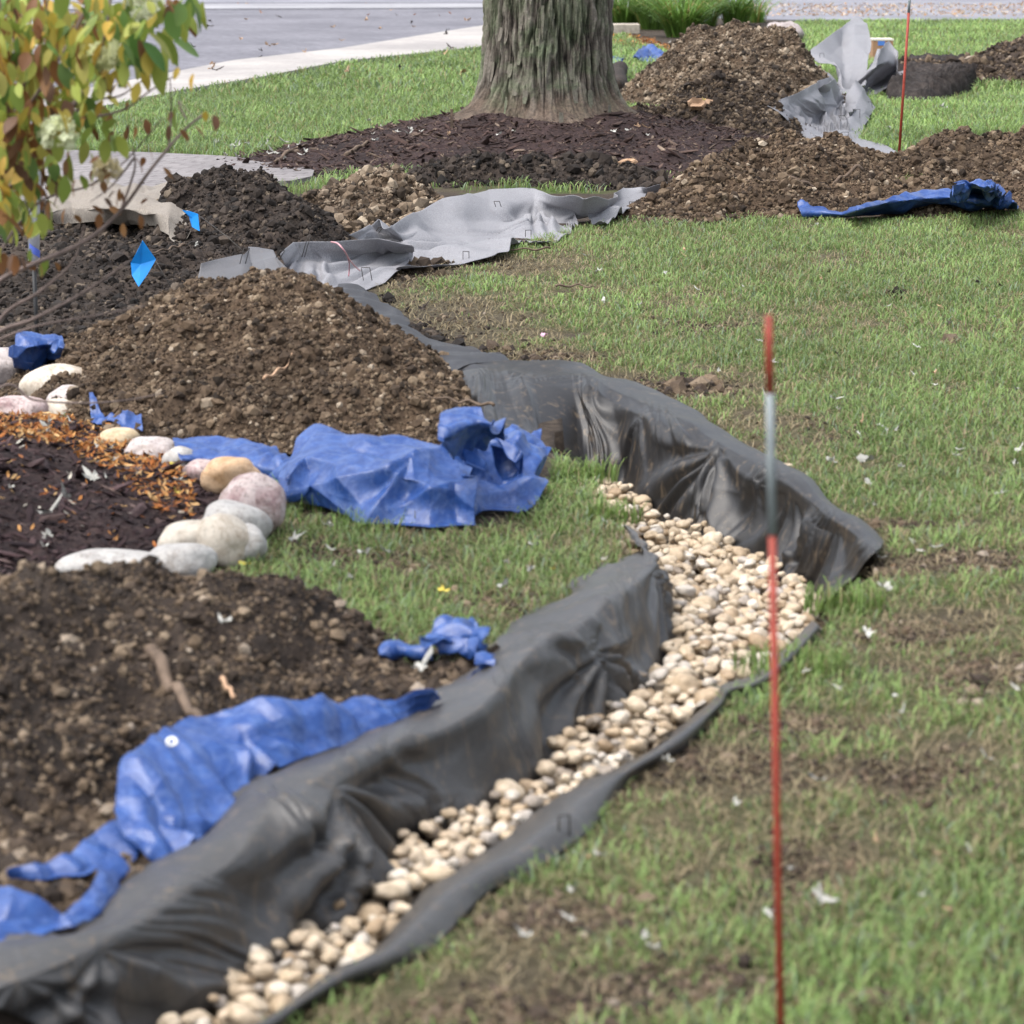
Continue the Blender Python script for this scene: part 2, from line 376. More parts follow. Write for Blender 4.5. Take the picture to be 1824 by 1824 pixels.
# ------------------------------------------------------------------ soil mounds
def ridge(pts):
    R = []
    for px, py, Y, r in pts:
        p = WY(px, py, Y); R.append((p[0], p[1], max(p[2], .015), r))
    return R
def mound_h(x, y, R, sharp=1.0, xs=2.2, back=1.7):
    best = np.full(np.shape(x), -1.0)
    for (x1, y1, h1, r1), (x2, y2, h2, r2) in zip(R[:-1], R[1:]):
        dx, dy = x2-x1, y2-y1; L = dx*dx+dy*dy+1e-9
        t = np.clip(((x-x1)*dx+(y-y1)*dy)/L, 0, 1)
        ey = y-y1-t*dy; d = np.hypot((x-x1-t*dx)*xs, np.where(ey > 0, ey*back, ey)); h = h1+(h2-h1)*t; r = r1+(r2-r1)*t
        q = d/r; s_ = np.sqrt(q*q+.02)-.1414
        v = h*(1-s_*1.0/(1.02-.1414)*.88*sharp)
        best = np.maximum(best, v)
    return best
PILES = {}
def mound_fn(R, s, amp=.025, fr=6, sharp=1.0, xs=2.2, back=1.7):
    def fn(x, y):
        shp = np.shape(x); x = np.ravel(x); y = np.ravel(y)
        H = mound_h(x, y, R, sharp, xs, back); near = H > -.07; out = H.copy()
        if near.any():
            x, y, h = x[near], y[near], H[near]; r_ = detail(x, y, h)
            cut = in_trench(x, y) | inpoly(x, y, FLAP); r_[cut] = -.08; out[near] = r_
        return out.reshape(shp)
    def detail(x, y, h):
        k = sstep(-.06, .06, h)
        return h+(amp*fbm(x*fr, y*fr, 0, 5, s)*1.2+amp*.5*ridged(x*fr*2, y*fr*2, 0, 2, s+5)-.3*amp)*k
    return fn
ALLM = []
def icoj(s):
    v, f = ICO1; r = np.random.default_rng(s); return v*r.uniform(.72, 1.3, (len(v), 1)), f
CLODP = [icoj(i) for i in range(8)]
def build_mound(name, R, label, cat, mat, clodmat, res, nclod, csz, s, amp=.025, fr=6, group=None, chips=False, sharp=1.0, xs=2.2, back=1.7):
    fn = mound_fn(R, s, amp, fr, sharp, xs, back); ALLM.append(fn)
    x0 = min(p[0]-p[3] for p in R)-.1; x1 = max(p[0]+p[3] for p in R)+.1
    y0 = min(p[1]-p[3] for p in R)-.1; y1 = max(p[1]+p[3] for p in R)+.1
    nx = int((x1-x0)/res)+2; ny = int((y1-y0)/res)+2
    X, Y = np.meshgrid(np.linspace(x0, x1, nx), np.linspace(y0, y1, ny)); H = fn(X, Y)
    idx = np.arange(nx*ny).reshape(ny, nx)
    q = np.stack([idx[:-1, :-1], idx[:-1, 1:], idx[1:, 1:], idx[1:, :-1]], -1).reshape(-1, 4)
    hv = H.ravel(); keep = (hv[q] > -.02).any(1); q = q[keep]
    used = np.unique(q); mp = np.full(nx*ny, -1); mp[used] = np.arange(len(used))
    V = np.stack([X.ravel(), Y.ravel(), np.maximum(hv, -.03)], 1)[used]
    me = mesh_arrays(name, V, mp[q], True, mat=mat)
    cx = sum(p[0] for p in R)/len(R); cy = sum(p[1] for p in R)/len(R)
    e = empty(name, (cx, cy, 0), label, cat, group)
    child('heap' if not chips else 'mulch_base', me, e)
    # clods / chips
    nclod = int(nclod*2.0); n = nclod*3; xs = RNG.uniform(x0, x1, n); ys = RNG.uniform(y0, y1, n); hh = fn(xs, ys)
    k = hh > 0.0; xs, ys, hh = xs[k][:nclod], ys[k][:nclod], hh[k][:nclod]; n = len(xs)
    sz = csz*.40*np.exp(RNG.normal(0, .72, n)); sz = np.minimum(sz, csz*3.4)
    if chips:
        Sc = np.stack([sz*RNG.uniform(1.6, 3.2, n), sz*.6, sz*.3], 1); Mx = rotmats(n, .55)
    else:
        Sc = sz[:, None]*RNG.uniform(.7, 1.25, (n, 3)); Mx = rotmats(n)
    P = np.stack([xs, ys, hh+sz*.15], 1)
    V, Fc, _ = scatter(CLODP, P, Sc, Mx)
    c = child('mulch_chips' if chips else 'soil_clods', mesh_arrays(name+'_clods', V, Fc, False, mat=clodmat), e); c['kind'] = 'stuff'
    return e
near_R = ridge([(-420,1060,5.3,.85),(-150,1045,5.3,.85),(90,1032,5.35,.85),(330,1014,5.5,.75),(440,1040,5.55,.6),(540,1110,5.5,.45),(640,1163,5.45,.36),(760,1196,5.45,.22),(830,1208,5.45,.12)])
mid_R = ridge([(190,632,9.1,.45),(250,578,9.2,.95),(340,530,9.3,1.3),(410,497,9.25,1.3),(500,492,9.15,1.25),(560,545,8.9,1.05),(640,595,8.7,.85),(720,645,8.5,.6),(785,700,8.3,.3),(805,735,8.2,.15)])
dark_R = ridge([(310,322,13.6,.35),(350,320,13.6,.6),(400,308,13.6,.85),(450,308,13.6,.85),(500,350,13.3,.7),(560,405,12.9,.35),(590,425,12.8,.2)])
small_R = ridge([(550,352,14,.3),(600,332,14.1,.5),(650,309,14.2,.7),(700,306,14.2,.7),(745,335,14.1,.5),(785,362,14,.25)])
long_R = ridge([(1170,362,14.4,.4),(1240,325,14.6,.6),(1320,272,15.1,.8),(1400,247,15.3,.95),(1470,253,15.3,.9),(1560,277,15.3,.8),(1640,296,15.2,.75)])
right_R = ridge([(1600,285,15.7,.5),(1670,245,15.9,.9),(1740,237,15.9,1.1),(1830,243,15.9,1.1),(1980,250,15.9,1.2)])
farp_R = ridge([(1185,130,22.8,.5),(1205,92,23.1,.9),(1255,58,23.3,1.3),(1320,46,23.3,1.5),(1378,58,23.1,1.1),(1410,105,22.9,.5),(1432,150,22.6,.25)])
farf_R = ridge([(1140,205,19.6,.4),(1210,175,19.9,.8),(1270,150,20,1.0),(1325,150,19.9,1.1),(1362,185,19.4,.7),(1395,228,18.8,.2)])
edge_R = ridge([(1730,106,26.4,.4),(1790,80,26.6,.8),(1850,55,26.6,1.1),(1960,20,26.6,1.4)])
strip_R = ridge([(1615,106,26.5,.35),(1680,110,26.3,.45),(1760,110,26.3,.4)])
turf_R = ridge([(785,298,16.2,.3),(860,288,16.4,.4),(960,286,16.4,.45),(1070,292,16.2,.4),(1150,305,15.9,.25)])
back_R = ridge([(90,640,9.6,.6),(100,560,11,.9),(200,470,11.9,.8),(300,455,12.2,.6)])
tree_mulch_R = ridge([(590,268,17.6,.9),(760,226,18.2,1.3),(900,192,18.5,1.7),(1050,192,18.5,1.8),(1160,222,18.2,1.5),(1270,270,17.3,.9)])
bed_R = ridge([(-500,740,7.35,1.5),(-150,770,7.3,1.35),(60,835,7.2,1.0),(190,880,7.1,.75)])
SETM = []

def sheet_polys_px():
    return [[(345,535),(355,465),(440,445),(520,430),(672,395),(748,368),(861,338),(955,336),(1041,358),(1118,328),(1216,325),(1130,382),(1075,396),(1008,412),(911,445),(801,462),(711,482),(668,512),(740,590),(850,622),(910,650),(840,750),(600,620)],
            [(1415,370),(1500,375),(1640,340),(1720,335),(1815,362),(1815,378),(1600,392),(1440,392)],
            [(1432,250),(1600,268),(1604,282),(1440,262)],[(1460,170),(1560,190),(1545,232),(1470,255),(1400,245)],
            [(1440,130),(1620,130),(1610,166),(1470,175)],[(1575,180),(1640,186),(1730,170),(1755,124),(1620,118)]]
SPX = sheet_polys_px()
# ------------------------------------------------------------------ ground
ROAD_LINE = [(137,207),(310,170),(467,143),(608,115),(860,88),(1080,62)]        # lawn side of the concrete strip
ROAD_IN = [(120,172),(163,163),(300,136),(417,113),(608,91),(858,50),(1080,20)] # road side of it
walk_px = [(-300,262),(60,272),(280,279),(400,285),(500,296),(560,311),(556,322),(520,330),(440,333),(300,345),(100,365),(-300,380)]
street_px = [(-1500,16),(860,14),(1090,22),(1300,34),(1424,37),(1824,36),(3300,36),(3300,-100),(-1500,-100)]
def g_noise(x, y): return .005*fbm(x*1.3, y*1.3, 0, 4, 3)
def ground_z(x, y):
    px, py = proj(x, y)
    z = g_noise(x, y)*(1-sstep(15, 19, y)*.8)
    return z
xs = np.concatenate([np.linspace(-400, -12, 14), np.linspace(-11, -3.2, 26), np.arange(-3.1, 3.4, .03), np.linspace(3.5, 11, 26), np.linspace(12, 400, 14)])
ys = np.concatenate([np.linspace(-60, 2, 10), np.arange(2.4, 9.2, .025), np.arange(9.2, 20, .05), np.linspace(20.2, 50, 120), np.linspace(52, 900, 20)])
X, Y = np.meshgrid(xs, ys); Z = ground_z(X, Y)
T = in_trench(X, Y, .02); Z = np.where(T, -.42, Z)
PX, PY = proj(X, Y)
idx = np.arange(X.size).reshape(X.shape)
q = np.stack([idx[:-1, :-1], idx[:-1, 1:], idx[1:, 1:], idx[1:, :-1]], -1).reshape(-1, 4)
lawn_main = [(655,512),(700,478),(830,463),(920,438),(1040,400),(1150,388),(1300,382),(1400,384),(1500,388),(1830,380),(3000,380),(3600,2600),(-300,2600),(300,1960)]+ST_OUT[1:]+[(1578,975)]+RW_TOP[::-1][1:-1]+[(841,620),(760,600),(715,556),(680,543)]
lawn_inner = [(505,905),(560,925),(650,940),(760,952),(848,945),(950,905),(985,850),(990,812),(1025,837),(1075,880),(1108,922),(1128,962),(1138,988)]+LW_TOP[::-1][4:10]+[(850,1180),(740,1195),(600,1165),(480,1085),(380,1030),(440,1010),(480,960)]
lawn_ul = [(60,222),(137,207),(310,170),(467,143),(608,115),(860,88),(960,80),(900,215),(790,228),(700,243),(600,268),(520,288),(450,287),(280,276),(60,274)]
lawn_ur = [(1330,62),(1424,40),(1824,38),(3200,38),(3200,246),(1830,243),(1770,238),(1680,245),(1600,275),(1520,262),(1450,170),(1430,90)]
lawn_bt = [(1085,72),(1110,62),(1150,84),(1200,95),(1170,130),(1200,200),(1120,215),(1085,120)]
lawn_bits = [(470,345),(520,332),(570,318),(640,292),(800,285),(960,275),(1150,300),(1290,290),(1330,290),(1250,330),(1100,345),(820,345),(700,335),(600,330),(540,345)]
SPOTS = [(800,570,170,55,.9),(1220,692,110,22,.9),(720,492,90,22,1.0),(850,470,150,16,.6),(1250,582,100,14,.6),(1330,1370,260,50,.75),(1150,1350,120,30,.6),(1000,1640,170,45,.75),(1180,1760,260,60,.7),(1750,1000,110,22,.8),(1600,1010,120,22,.5),(1640,1390,140,45,.6),(1420,1560,90,60,.6),(1750,1200,120,28,.6),(930,1800,200,40,.6),(1640,1130,120,28,.5),(1000,700,150,25,.5),(1560,940,120,20,.5),(640,1000,120,25,.6),(900,1070,90,28,.45),(1480,770,130,30,.4),(1560,1790,60,18,.7),(1420,1300,110,25,.5),(1000,640,90,18,.6),(560,980,50,30,.5)]
GREEN = [(1680,1680,260,190,1.3),(1480,1790,170,90,.9),(1700,760,220,150,.5),(1500,1060,60,60,.9),(700,1080,240,60,.5),(1000,900,90,60,.6),(1650,480,250,90,.5),(1200,430,260,35,.4),(1480,1180,80,60,.5),(1330,1240,80,20,.5)]
def grassiness(x, y):
    """0..1 living grass cover and 0..1 dead thatch cover"""
    px, py = proj(x, y)
    n = fbm(x*1.7, y*1.1, 0, 4, 21); n2 = fbm(x*5, y*4, 0, 3, 31)+.45*fbm(x*13, y*10, 0, 2, 33)
    main = inpoly(px, py, lawn_main); inner = inpoly(px, py, lawn_inner)
    far = inpoly(px, py, lawn_ul) | inpoly(px, py, lawn_ur) | inpoly(px, py, lawn_bt)
    bits = inpoly(px, py, lawn_bits)
    d = np.zeros(np.shape(x))
    b = .54+.75*n+.6*n2
    spm = np.zeros(np.shape(x))
    for cx, cy, rx, ry, a in SPOTS: spm = spm+a*np.exp(-((px-cx)/rx)**2-((py-cy)/ry)**2)
    b = b-spm
    for cx, cy, rx, ry, a in GREEN: b = b+a*.7*np.exp(-((px-cx)/rx)**2-((py-cy)/ry)**2)
    b = b+.22*sstep(820, 520, py)*sstep(900, 1200, px)
    d = np.where(main, np.clip(b, 0, 1), d)
    d = np.where(inner, np.clip(b+.25, 0, 1), d)
    d = np.where(far, np.clip(.95+.5*n, .3, 1), d)
    d = np.where(bits & ~main, np.clip(.5+.9*n+.6*n2, 0, .9), d)
    d = np.where(inpoly(px, py, walk_px) | in_trench(x, y), 0, d)
    th = np.where(main | inner, np.clip(.75-.2*d+.5*n2-.75*np.clip(spm, 0, 1)*sstep(-.3, .3, n2+.15), 0, 1), np.where(far, .25, np.where(bits, .3, 0)))
    return d, th
d0, th0 = grassiness(X.ravel(), Y.ravel())
gc = np.stack([np.clip(d0, 0, 1), np.clip(th0, 0, 1), np.zeros(X.size)], 1)
def ground_mat():
    m, t, b = newmat('lawn_soil'); setb(b, .9, .2)
    a = N(t, 'ShaderNodeAttribute'); a.attribute_name = 'col'; sep = N(t, 'ShaderNodeSeparateColor'); t.links.new(a.outputs['Color'], sep.inputs[0])
    soil = ramp(t, noise(t, 25, 8, .7), [(.3, (.022, .017, .013)), (.5, (.05, .038, .029)), (.72, (.105, .083, .062))])
    th = ramp(t, noise(t, 1, 8, .75, scaled(t, (160, 90, 90)), 1.0), [(.3, (.04, .034, .018)), (.5, (.11, .095, .05)), (.72, (.2, .165, .095))])
    gr = ramp(t, noise(t, 1, 8, .75, scaled(t, (140, 80, 90)), 1.0), [(.3, (.03, .05, .012)), (.55, (.075, .11, .03)), (.75, (.12, .16, .05))])
    c = mixc(t, sep.outputs[1], soil, th); c = mixc(t, sep.outputs[0], c, gr)
    t.links.new(c, b.inputs['Base Color']); bump(t, b, noise(t, 70, 8, .75), .9, .015); return m
g = link('ground', mesh_arrays('ground', np.stack([X.ravel(), Y.ravel(), Z.ravel()], 1), q, True, gc, ground_mat())); g['kind'] = 'structure'

def flat_mat(name, stops, sc, bs=.4, brick=None):
    m, t, b = newmat(name); setb(b, .75, .35)
    c = ramp(t, noise(t, sc, 8, .7), stops)
    c2 = ramp(t, noise(t, .6, 5, .6), [(.35, (.78, .78, .8)), (.65, (1.12, 1.12, 1.12))])
    c = mixc(t, 1.0, c, c2, 'MULTIPLY')
    if brick:
        br = N(t, 'ShaderNodeTexBrick'); br.inputs['Scale'].default_value = 1; br.inputs['Brick Width'].default_value = brick[0]; br.inputs['Row Height'].default_value = brick[1]
        br.inputs['Mortar Size'].default_value = .008; br.inputs['Color1'].default_value = (1, 1, 1, 1); br.inputs['Color2'].default_value = (.84, .83, .84, 1); br.inputs['Mortar'].default_value = (.55, .53, .52, 1)
        mp = N(t, 'ShaderNodeMapping'); mp.inputs['Rotation'].default_value = (0, 0, brick[2]); t.links.new(objcoord(t), mp.inputs[0]); t.links.new(mp.outputs[0], br.inputs['Vector'])
        c = mixc(t, 1.0, c, br.outputs['Color'], 'MULTIPLY')
    t.links.new(c, b.inputs['Base Color']); bump(t, b, noise(t, 120, 6), bs, .004); return m
def slab(name, pxs, top, bot, mat):
    P = [G(*p)[:2] for p in pxs]; n = len(P)
    ar = sum(P[i][0]*P[(i+1) % n][1]-P[(i+1) % n][0]*P[i][1] for i in range(n))
    if ar < 0: P = P[::-1]
    b = Bag(); b.add([(p[0], p[1], top) for p in P]+[(p[0], p[1], bot) for p in P], [tuple(range(n))]+[(i, n+i, n+(i+1) % n, (i+1) % n) for i in range(n)])
    o = link(name, b.mesh(name, mat, False)); o['kind'] = 'structure'; return o
drv = [(-900,330),(-300,240),(40,184)]+ROAD_IN+[(1090,14)]+[(860,5),(0,6),(-900,8),(-2600,20)]
slab('driveway', drv, .018, -.1, flat_mat('driveway_pavers', [(.3, (.11, .11, .125)), (.7, (.22, .215, .24))], 9, .4, (.3, .15, .5)))
strip_pts = [(-300,300),(40,226)]+ROAD_LINE+ROAD_IN[::-1]+[(40,184),(-300,240)]
slab('path', strip_pts, .04, -.1, flat_mat('pale_concrete', [(.3, (.27, .25, .235)), (.7, (.39, .365, .34))], 14, .3))
slab('road', street_px, .014, -.1, flat_mat('street_asphalt', [(.3, (.15, .15, .17)), (.7, (.25, .25, .275))], 20, .5))
slab('kerb_strip', [(-1200,14),(860,11),(1090,19),(1090,25),(860,18),(-1200,27)], .05, -.1, flat_mat('gutter_concrete', [(.3, (.24, .24, .25)), (.7, (.32, .315, .33))], 9, .3))
slab('walkway', walk_px, .03, -.1, flat_mat('walkway_pavers', [(.3, (.15, .138, .135)), (.7, (.26, .242, .24))], 14, .4, (.22, .11, .25)))

# ------------------------------------------------------------------ mounds
build_mound('soil_pile', near_R, 'large dark brown soil pile in the left foreground behind the blue tarp and black fabric', 'soil pile', M['soil'], M['clod_m'], .013, 24000, .0062, 11, .05, 4)
build_mound('soil_pile', mid_R, 'large light brown crumbly soil pile behind the crumpled blue tarp', 'soil pile', M['soilb'], M['clod_b'], .014, 34000, .0072, 12, .05, 4)
build_mound('soil_pile', dark_R, 'nearly black soil pile beside the paver walkway end', 'soil pile', M['soil'], M['clod_d'], .02, 5000, .012, 13, .05, 5)
build_mound('soil_pile', small_R, 'small light brown soil heap between the black pile and the grey fabric', 'soil pile', M['soilb'], M['clod_far'], .02, 5000, .013, 14, .04, 6)
build_mound('soil_pile', long_R, 'long brown soil ridge behind the flat blue tarp, right of the tree', 'soil pile', M['soilb'], M['clod_b'], .025, 20000, .0105, 15, .085, 2.6, xs=1.8)
build_mound('soil_pile', right_R, 'brown soil heap at the right edge of the photo behind the blue tarp', 'soil pile', M['soilb'], M['clod_b'], .025, 16000, .0105, 16, .085, 2.6, xs=1.8)
build_mound('soil_pile', farp_R, 'tallest gravelly soil pile farthest back, in front of the grassy plants', 'soil pile', M['soilb'], M['clod_far'], .03, 22000, .0115, 17, .12, 1.9, xs=1.9)
build_mound('soil_pile', farf_R, 'dark soil mound right of the tree trunk, in front of the gravelly pile', 'soil pile', M['soil'], M['clod_m'], .03, 13000, .012, 18, .09, 2.6, xs=2.4)
build_mound('soil_pile', edge_R, 'dark soil heap on the far lawn at the right edge', 'soil pile', M['soil'], M['clod_m'], .04, 4500, .02, 19, .04, 4)
build_mound('soil_pile', strip_R, 'low dark soil strip on the far lawn behind the bark slab', 'soil pile', M['soil'], M['clod_m'], .04, 1500, .02, 20, .03, 4)
build_mound('soil_pile', turf_R, 'low churned dark soil clumps in front of the tree mulch', 'soil pile', M['soil'], M['clod_d'], .02, 3500, .015, 22, .06, 4, xs=1.2, back=1.0)
build_mound('soil_pile', back_R, 'low dark churned soil around the two blue marker flags', 'soil pile', M['soil'], M['clod_d'], .02, 9000, .012, 23, .045, 4, xs=1.2, back=1.0)
build_mound('mulch_mound', tree_mulch_R, 'reddish brown bark mulch mounded round the tree base', 'mulch', M['mulch_base'], M['mulch_r'], .03, 16000, .011, 24, .02, 4, chips=True, sharp=.95, xs=1.3, back=1.2)
build_mound('mulch_bed', bed_R, 'dark purple mulch bed with orange leaves inside the boulder edging', 'mulch', M['mulch_base'], M['mulch_p'], .02, 14000, .009, 25, .018, 5, chips=True, xs=2.0, back=1.3)
def top_z(x, y, skip=()):
    z = ground_z(x, y)
    for f in ALLM: z = np.maximum(z, f(x, y))
    return z
def loose_soil(name, pxs, n, csz, mat, label):
    """clods lying on bare trampled earth, uncountable"""
    P = np.array([G(*p)[:2] for p in pxs]); lo, hi = P.min(0), P.max(0)
    x = RNG.uniform(lo[0], hi[0], n*2); y = RNG.uniform(lo[1], hi[1], n*2); k = inpoly(x, y, P) & ~in_trench(x, y)
    x, y = x[k][:n], y[k][:n]; n = len(x); sz = csz*np.exp(RNG.normal(0, .6, n)); sz = np.minimum(sz, csz*3)
    qx, qy = proj(x, y, .02); kk = ~inpoly(qx, qy, SPX[0]); x, y, sz, n = x[kk], y[kk], sz[kk], int(kk.sum())
    V, Fc, _ = scatter(CLODP, np.stack([x, y, ground_z(x, y)+sz*.1], 1), sz[:, None]*RNG.uniform(.7, 1.2, (n, 3)), rotmats(n))
    o = link(name, mesh_arrays(name, V, Fc, False, mat=mat)); tag(o, label, 'loose soil', None, 'stuff')
loose_soil('loose_soil', [(-300,340),(300,330),(600,430),(900,380),(1200,340),(1420,385),(1100,392),(920,440),(700,480),(660,515),(900,650),(830,740),(780,800),(480,830),(130,770),(-300,700)], 16000, .011, M['clod_d'], 'dark loose crumbs of soil on the trampled ground')
loose_soil('loose_soil', [(-200,1480),(300,1400),(700,1180),(900,1160),(760,1260),(420,1430),(200,1620),(-200,1720)], 6000, .009, M['clod_m'], 'dark crumbs at the foot of the near soil pile')
def spot_clods():
    xs, ys, ss = [], [], []
    for cx, cy, rx, ry, a in SPOTS:
        m = pxm(cx, cy); k = int(700*a)
        for _ in range(k):
            g_ = G(cx+random.gauss(0, rx*.5), cy+random.gauss(0, ry*.5)); xs.append(g_[0]); ys.append(g_[1]); ss.append(.0042*math.exp(random.gauss(0, .5)))
    for cx, cy, r_, k, s_ in ((1240,692,28,160,.014),(1150,690,30,60,.012),(735,478,22,120,.02),(870,658,40,100,.01),(1600,527,14,30,.014),(1740,1240,30,60,.01),(940,640,40,120,.011),(1690,617,8,20,.014)):
        for _ in range(k):
            g_ = G(cx+random.gauss(0, r_), cy+random.gauss(0, r_*.25)); xs.append(g_[0]); ys.append(g_[1]); ss.append(s_*math.exp(random.gauss(0, .4)))
    x, y, s_ = map(np.array, (xs, ys, ss)); k = ~in_trench(x, y); x, y, s_ = x[k], y[k], s_[k]
    px, py = proj(x, y); k = inpoly(px, py, lawn_main) | inpoly(px, py, lawn_inner); x, y, s_ = x[k], y[k], s_[k]
    V, Fc, _ = scatter(CLODP, np.stack([x, y, ground_z(x, y)+s_*.2], 1), s_[:, None]*RNG.uniform(.7, 1.2, (len(x), 3)), rotmats(len(x)))
    tag(link('loose_soil', mesh_arrays('loose_soil', V, Fc, False, mat=M['clod_m'])), 'brown soil crumbs on the bare worn patches of the lawn', 'loose soil', None, 'stuff')
spot_clods()

# ------------------------------------------------------------------ cloth sheets
def crspline(A, n):
    """Catmull-Rom along axis 0 to n samples"""
    m = A.shape[0]; u = np.linspace(0, m-1, n); i = np.clip(np.floor(u).astype(int), 0, m-2); t = (u-i)
    sh = (n,)+(1,)*(A.ndim-1); t = t.reshape(sh)
    p0 = A[np.maximum(i-1, 0)]; p1 = A[i]; p2 = A[i+1]; p3 = A[np.minimum(i+2, m-1)]
    return .5*((2*p1)+(-p0+p2)*t+(2*p0-5*p1+4*p2-p3)*t*t+(-p0+3*p1-3*p2+p3)*t**3)
def sheet(name, grid, nu, nv, mat, folds=(), crumple=0, cf=5, big=0, bf=2, seed=0, thick=.002, linear=False, pleat=0, pf=40, edge=0, parent=None, sharp_fold=False):
    """grid: columns of rows of (px, py, z); folds: (u, v, count, amplitude, reach) radiating from a pinned spot"""
    A = np.array([[G(*p) for p in col] for col in grid])      # cols x rows x 3
    itp = crspline
    if linear:
        def itp(a, n):
            u = np.linspace(0, len(a)-1, n); i = np.clip(np.floor(u).astype(int), 0, len(a)-2); t = (u-i).reshape((n,)+(1,)*(a.ndim-1))
            lk = .75 if linear is True else linear; return lk*(a[i]*(1-t)+a[i+1]*t)+(1-lk)*crspline(a, n)
    A = itp(A, nu); A = np.swapaxes(itp(np.swapaxes(A, 0, 1), nv), 0, 1)
    du = np.gradient(A, axis=0); dv = np.gradient(A, axis=1); nn = np.cross(du, dv); nn /= np.linalg.norm(nn, axis=2, keepdims=True)+1e-9
    if nn[..., 1].mean() > 0: nn = -nn                           # face the viewer's side
    U, Vv = np.meshgrid(np.linspace(0, 1, nu), np.linspace(0, 1, nv), indexing='ij')
    disp = np.zeros((nu, nv)); X, Y, Z = A[..., 0], A[..., 1], A[..., 2]
    for fo in folds:
        fu, fv, cnt, amp, reach = fo[:5]
        c = A[int(fu*(nu-1)), int(fv*(nv-1))]; D = A-c; r = np.sqrt((D**2).sum(2))
        ub = du[int(fu*(nu-1)), int(fv*(nv-1))]; ub = ub/np.linalg.norm(ub)
        a1 = (D*ub).sum(2); vb = np.array((0, 0, 1)) if len(fo) < 6 else np.array(fo[5], float)
        a2 = (D*vb).sum(2); vb2 = nn[int(fu*(nu-1)), int(fv*(nv-1))]; a3 = (D*vb2).sum(2)
        th = np.arctan2(a1, -a2+.0*a3)+.25*perlin(X*3, Y*3, Z*3, seed+9)
        wv = np.cos(th*cnt+perlin(th*1.5, th*0, 0, seed+3)*3); wv = np.sign(wv)*np.abs(wv)**.8 if not sharp_fold else 1-2*np.abs(np.sin(th*cnt/2))
        disp += amp*.75*wv*sstep(0.01, reach*.6, r)*np.exp(-(r/(reach*1.15))**2)*(.12+.88*sstep(-.01, .06, -a2))
    if pleat:
        pu = U*pf+.9*perlin(U*9, Vv*1.5, 0, seed+70)*3
        pl = 1-2.2*np.abs(perlin(pu, Vv*1.1, 0, seed+71)); pl2 = 1-2.2*np.abs(perlin(pu*2.3, Vv*1.6, 0, seed+73))
        disp += pleat*(pl+.35*pl2)*sstep(.12, .45, Vv)*np.clip(.25+2.2*perlin(U*13, Vv*.8, 0, seed+72), 0, 1)
    if big: disp += big*fbm(X*bf, Y*bf, Z*bf, 2, seed+40)
    if crumple and mat is M['tarp']:
        rg_ = np.random.default_rng(seed); wx = .05*fbm(X*5, Y*5, Z*5, 2, seed+1); c_ = 0
        for i in range(9):
            k_ = rg_.normal(0, 1, 3); k_ /= np.linalg.norm(k_); fq = cf*rg_.uniform(.5, 2.4)
            ph = (X*k_[0]+Y*k_[1]+Z*k_[2]+wx)*fq+rg_.uniform(0, 9); tri = np.abs((ph % 1)*2-1)*2-1
            c_ = c_+tri*np.clip(.5+1.6*perlin(X*cf*.45, Y*cf*.45, Z*cf*.45, seed+60+i), 0, 1.2)/(fq/cf)**.8
        disp += crumple*.62*c_
    elif crumple and linear:
        rg_ = np.random.default_rng(seed); c_ = 0
        for i in range(7):
            k_ = rg_.normal(0, 1, 3); k_ /= np.linalg.norm(k_); ph = (X*k_[0]+Y*k_[1]+Z*k_[2]+.1*perlin(X*2, Y*2, Z*2, seed+2))*cf*rg_.uniform(.5, 1.8)+rg_.uniform(0, 9)
            c_ = c_+(np.abs((ph % 1)*2-1)*2-1)*np.clip(.4+1.5*perlin(X*cf*.4, Y*cf*.4, Z*cf*.4, seed+60+i), 0, 1.1)
        disp += crumple*.6*c_
    elif crumple: disp += crumple*(ridged(X*cf, Y*cf, Z*cf, 3, seed)-.3)
    if mat is M['tarp']:
        A = A+nn*disp[..., None]; disp = np.zeros((nu, nv)); A[..., 2] = np.maximum(A[..., 2], top_z(A[..., 0], A[..., 1])+.02)
    if edge: disp *= (sstep(0, edge, Vv)*sstep(0, edge, 1-Vv))*.8+.2
    A = A+nn*disp[..., None]
    idx = np.arange(nu*nv).reshape(nu, nv)
    q = np.stack([idx[:-1, :-1], idx[1:, :-1], idx[1:, 1:], idx[:-1, 1:]], -1).reshape(-1, 4)
    me = mesh_arrays(name, A.reshape(-1, 3), q, True, mat=mat)
    if parent: o = child(name, me, parent)
    else: o = rebase(link(name, me))
    md = o.modifiers.new('thickness', 'SOLIDIFY'); md.thickness = thick; md.offset = 0
    return o, A
def rows(tops, bots, ts, zs):
    out = []
    for i, (a, b) in enumerate(zip(tops, bots)):
        out.append([(*lerp2(a, b, t), z(i) if callable(z) else z) for t, z in zip(ts, zs)])
    return out
liner = empty('landscape_fabric', (.2, 5.2, 0), 'long black landscape fabric draped in the foreground trench round the pebbles', 'landscape fabric')
lwf = [(.03,.22,9,.02,.35),(.12,.2,8,.022,.3),(.36,.25,11,.042,.42),(.63,.12,12,.034,.4),(.83,.15,10,.022,.3),(.93,.25,9,.012,.2)]
bulge = lambda a, ph: (lambda i: a+.012*math.sin(i*1.3+ph))
_, LWA = sheet('fabric_wall', LWG, 480, 130, M['fab_black'], lwf, .006, 3, .008, 3, 1, parent=liner, pleat=.024, pf=34, linear=.5)
def rz(z, w=0.0):
    return lambda i: z+w*math.sin(i*1.3+2) if z > .03 else (max(z, .06+z*.3) if i <= 2 else z*(.45 if i == 3 else .8 if i == 4 else 1)+(.02 if i == 3 else 0))
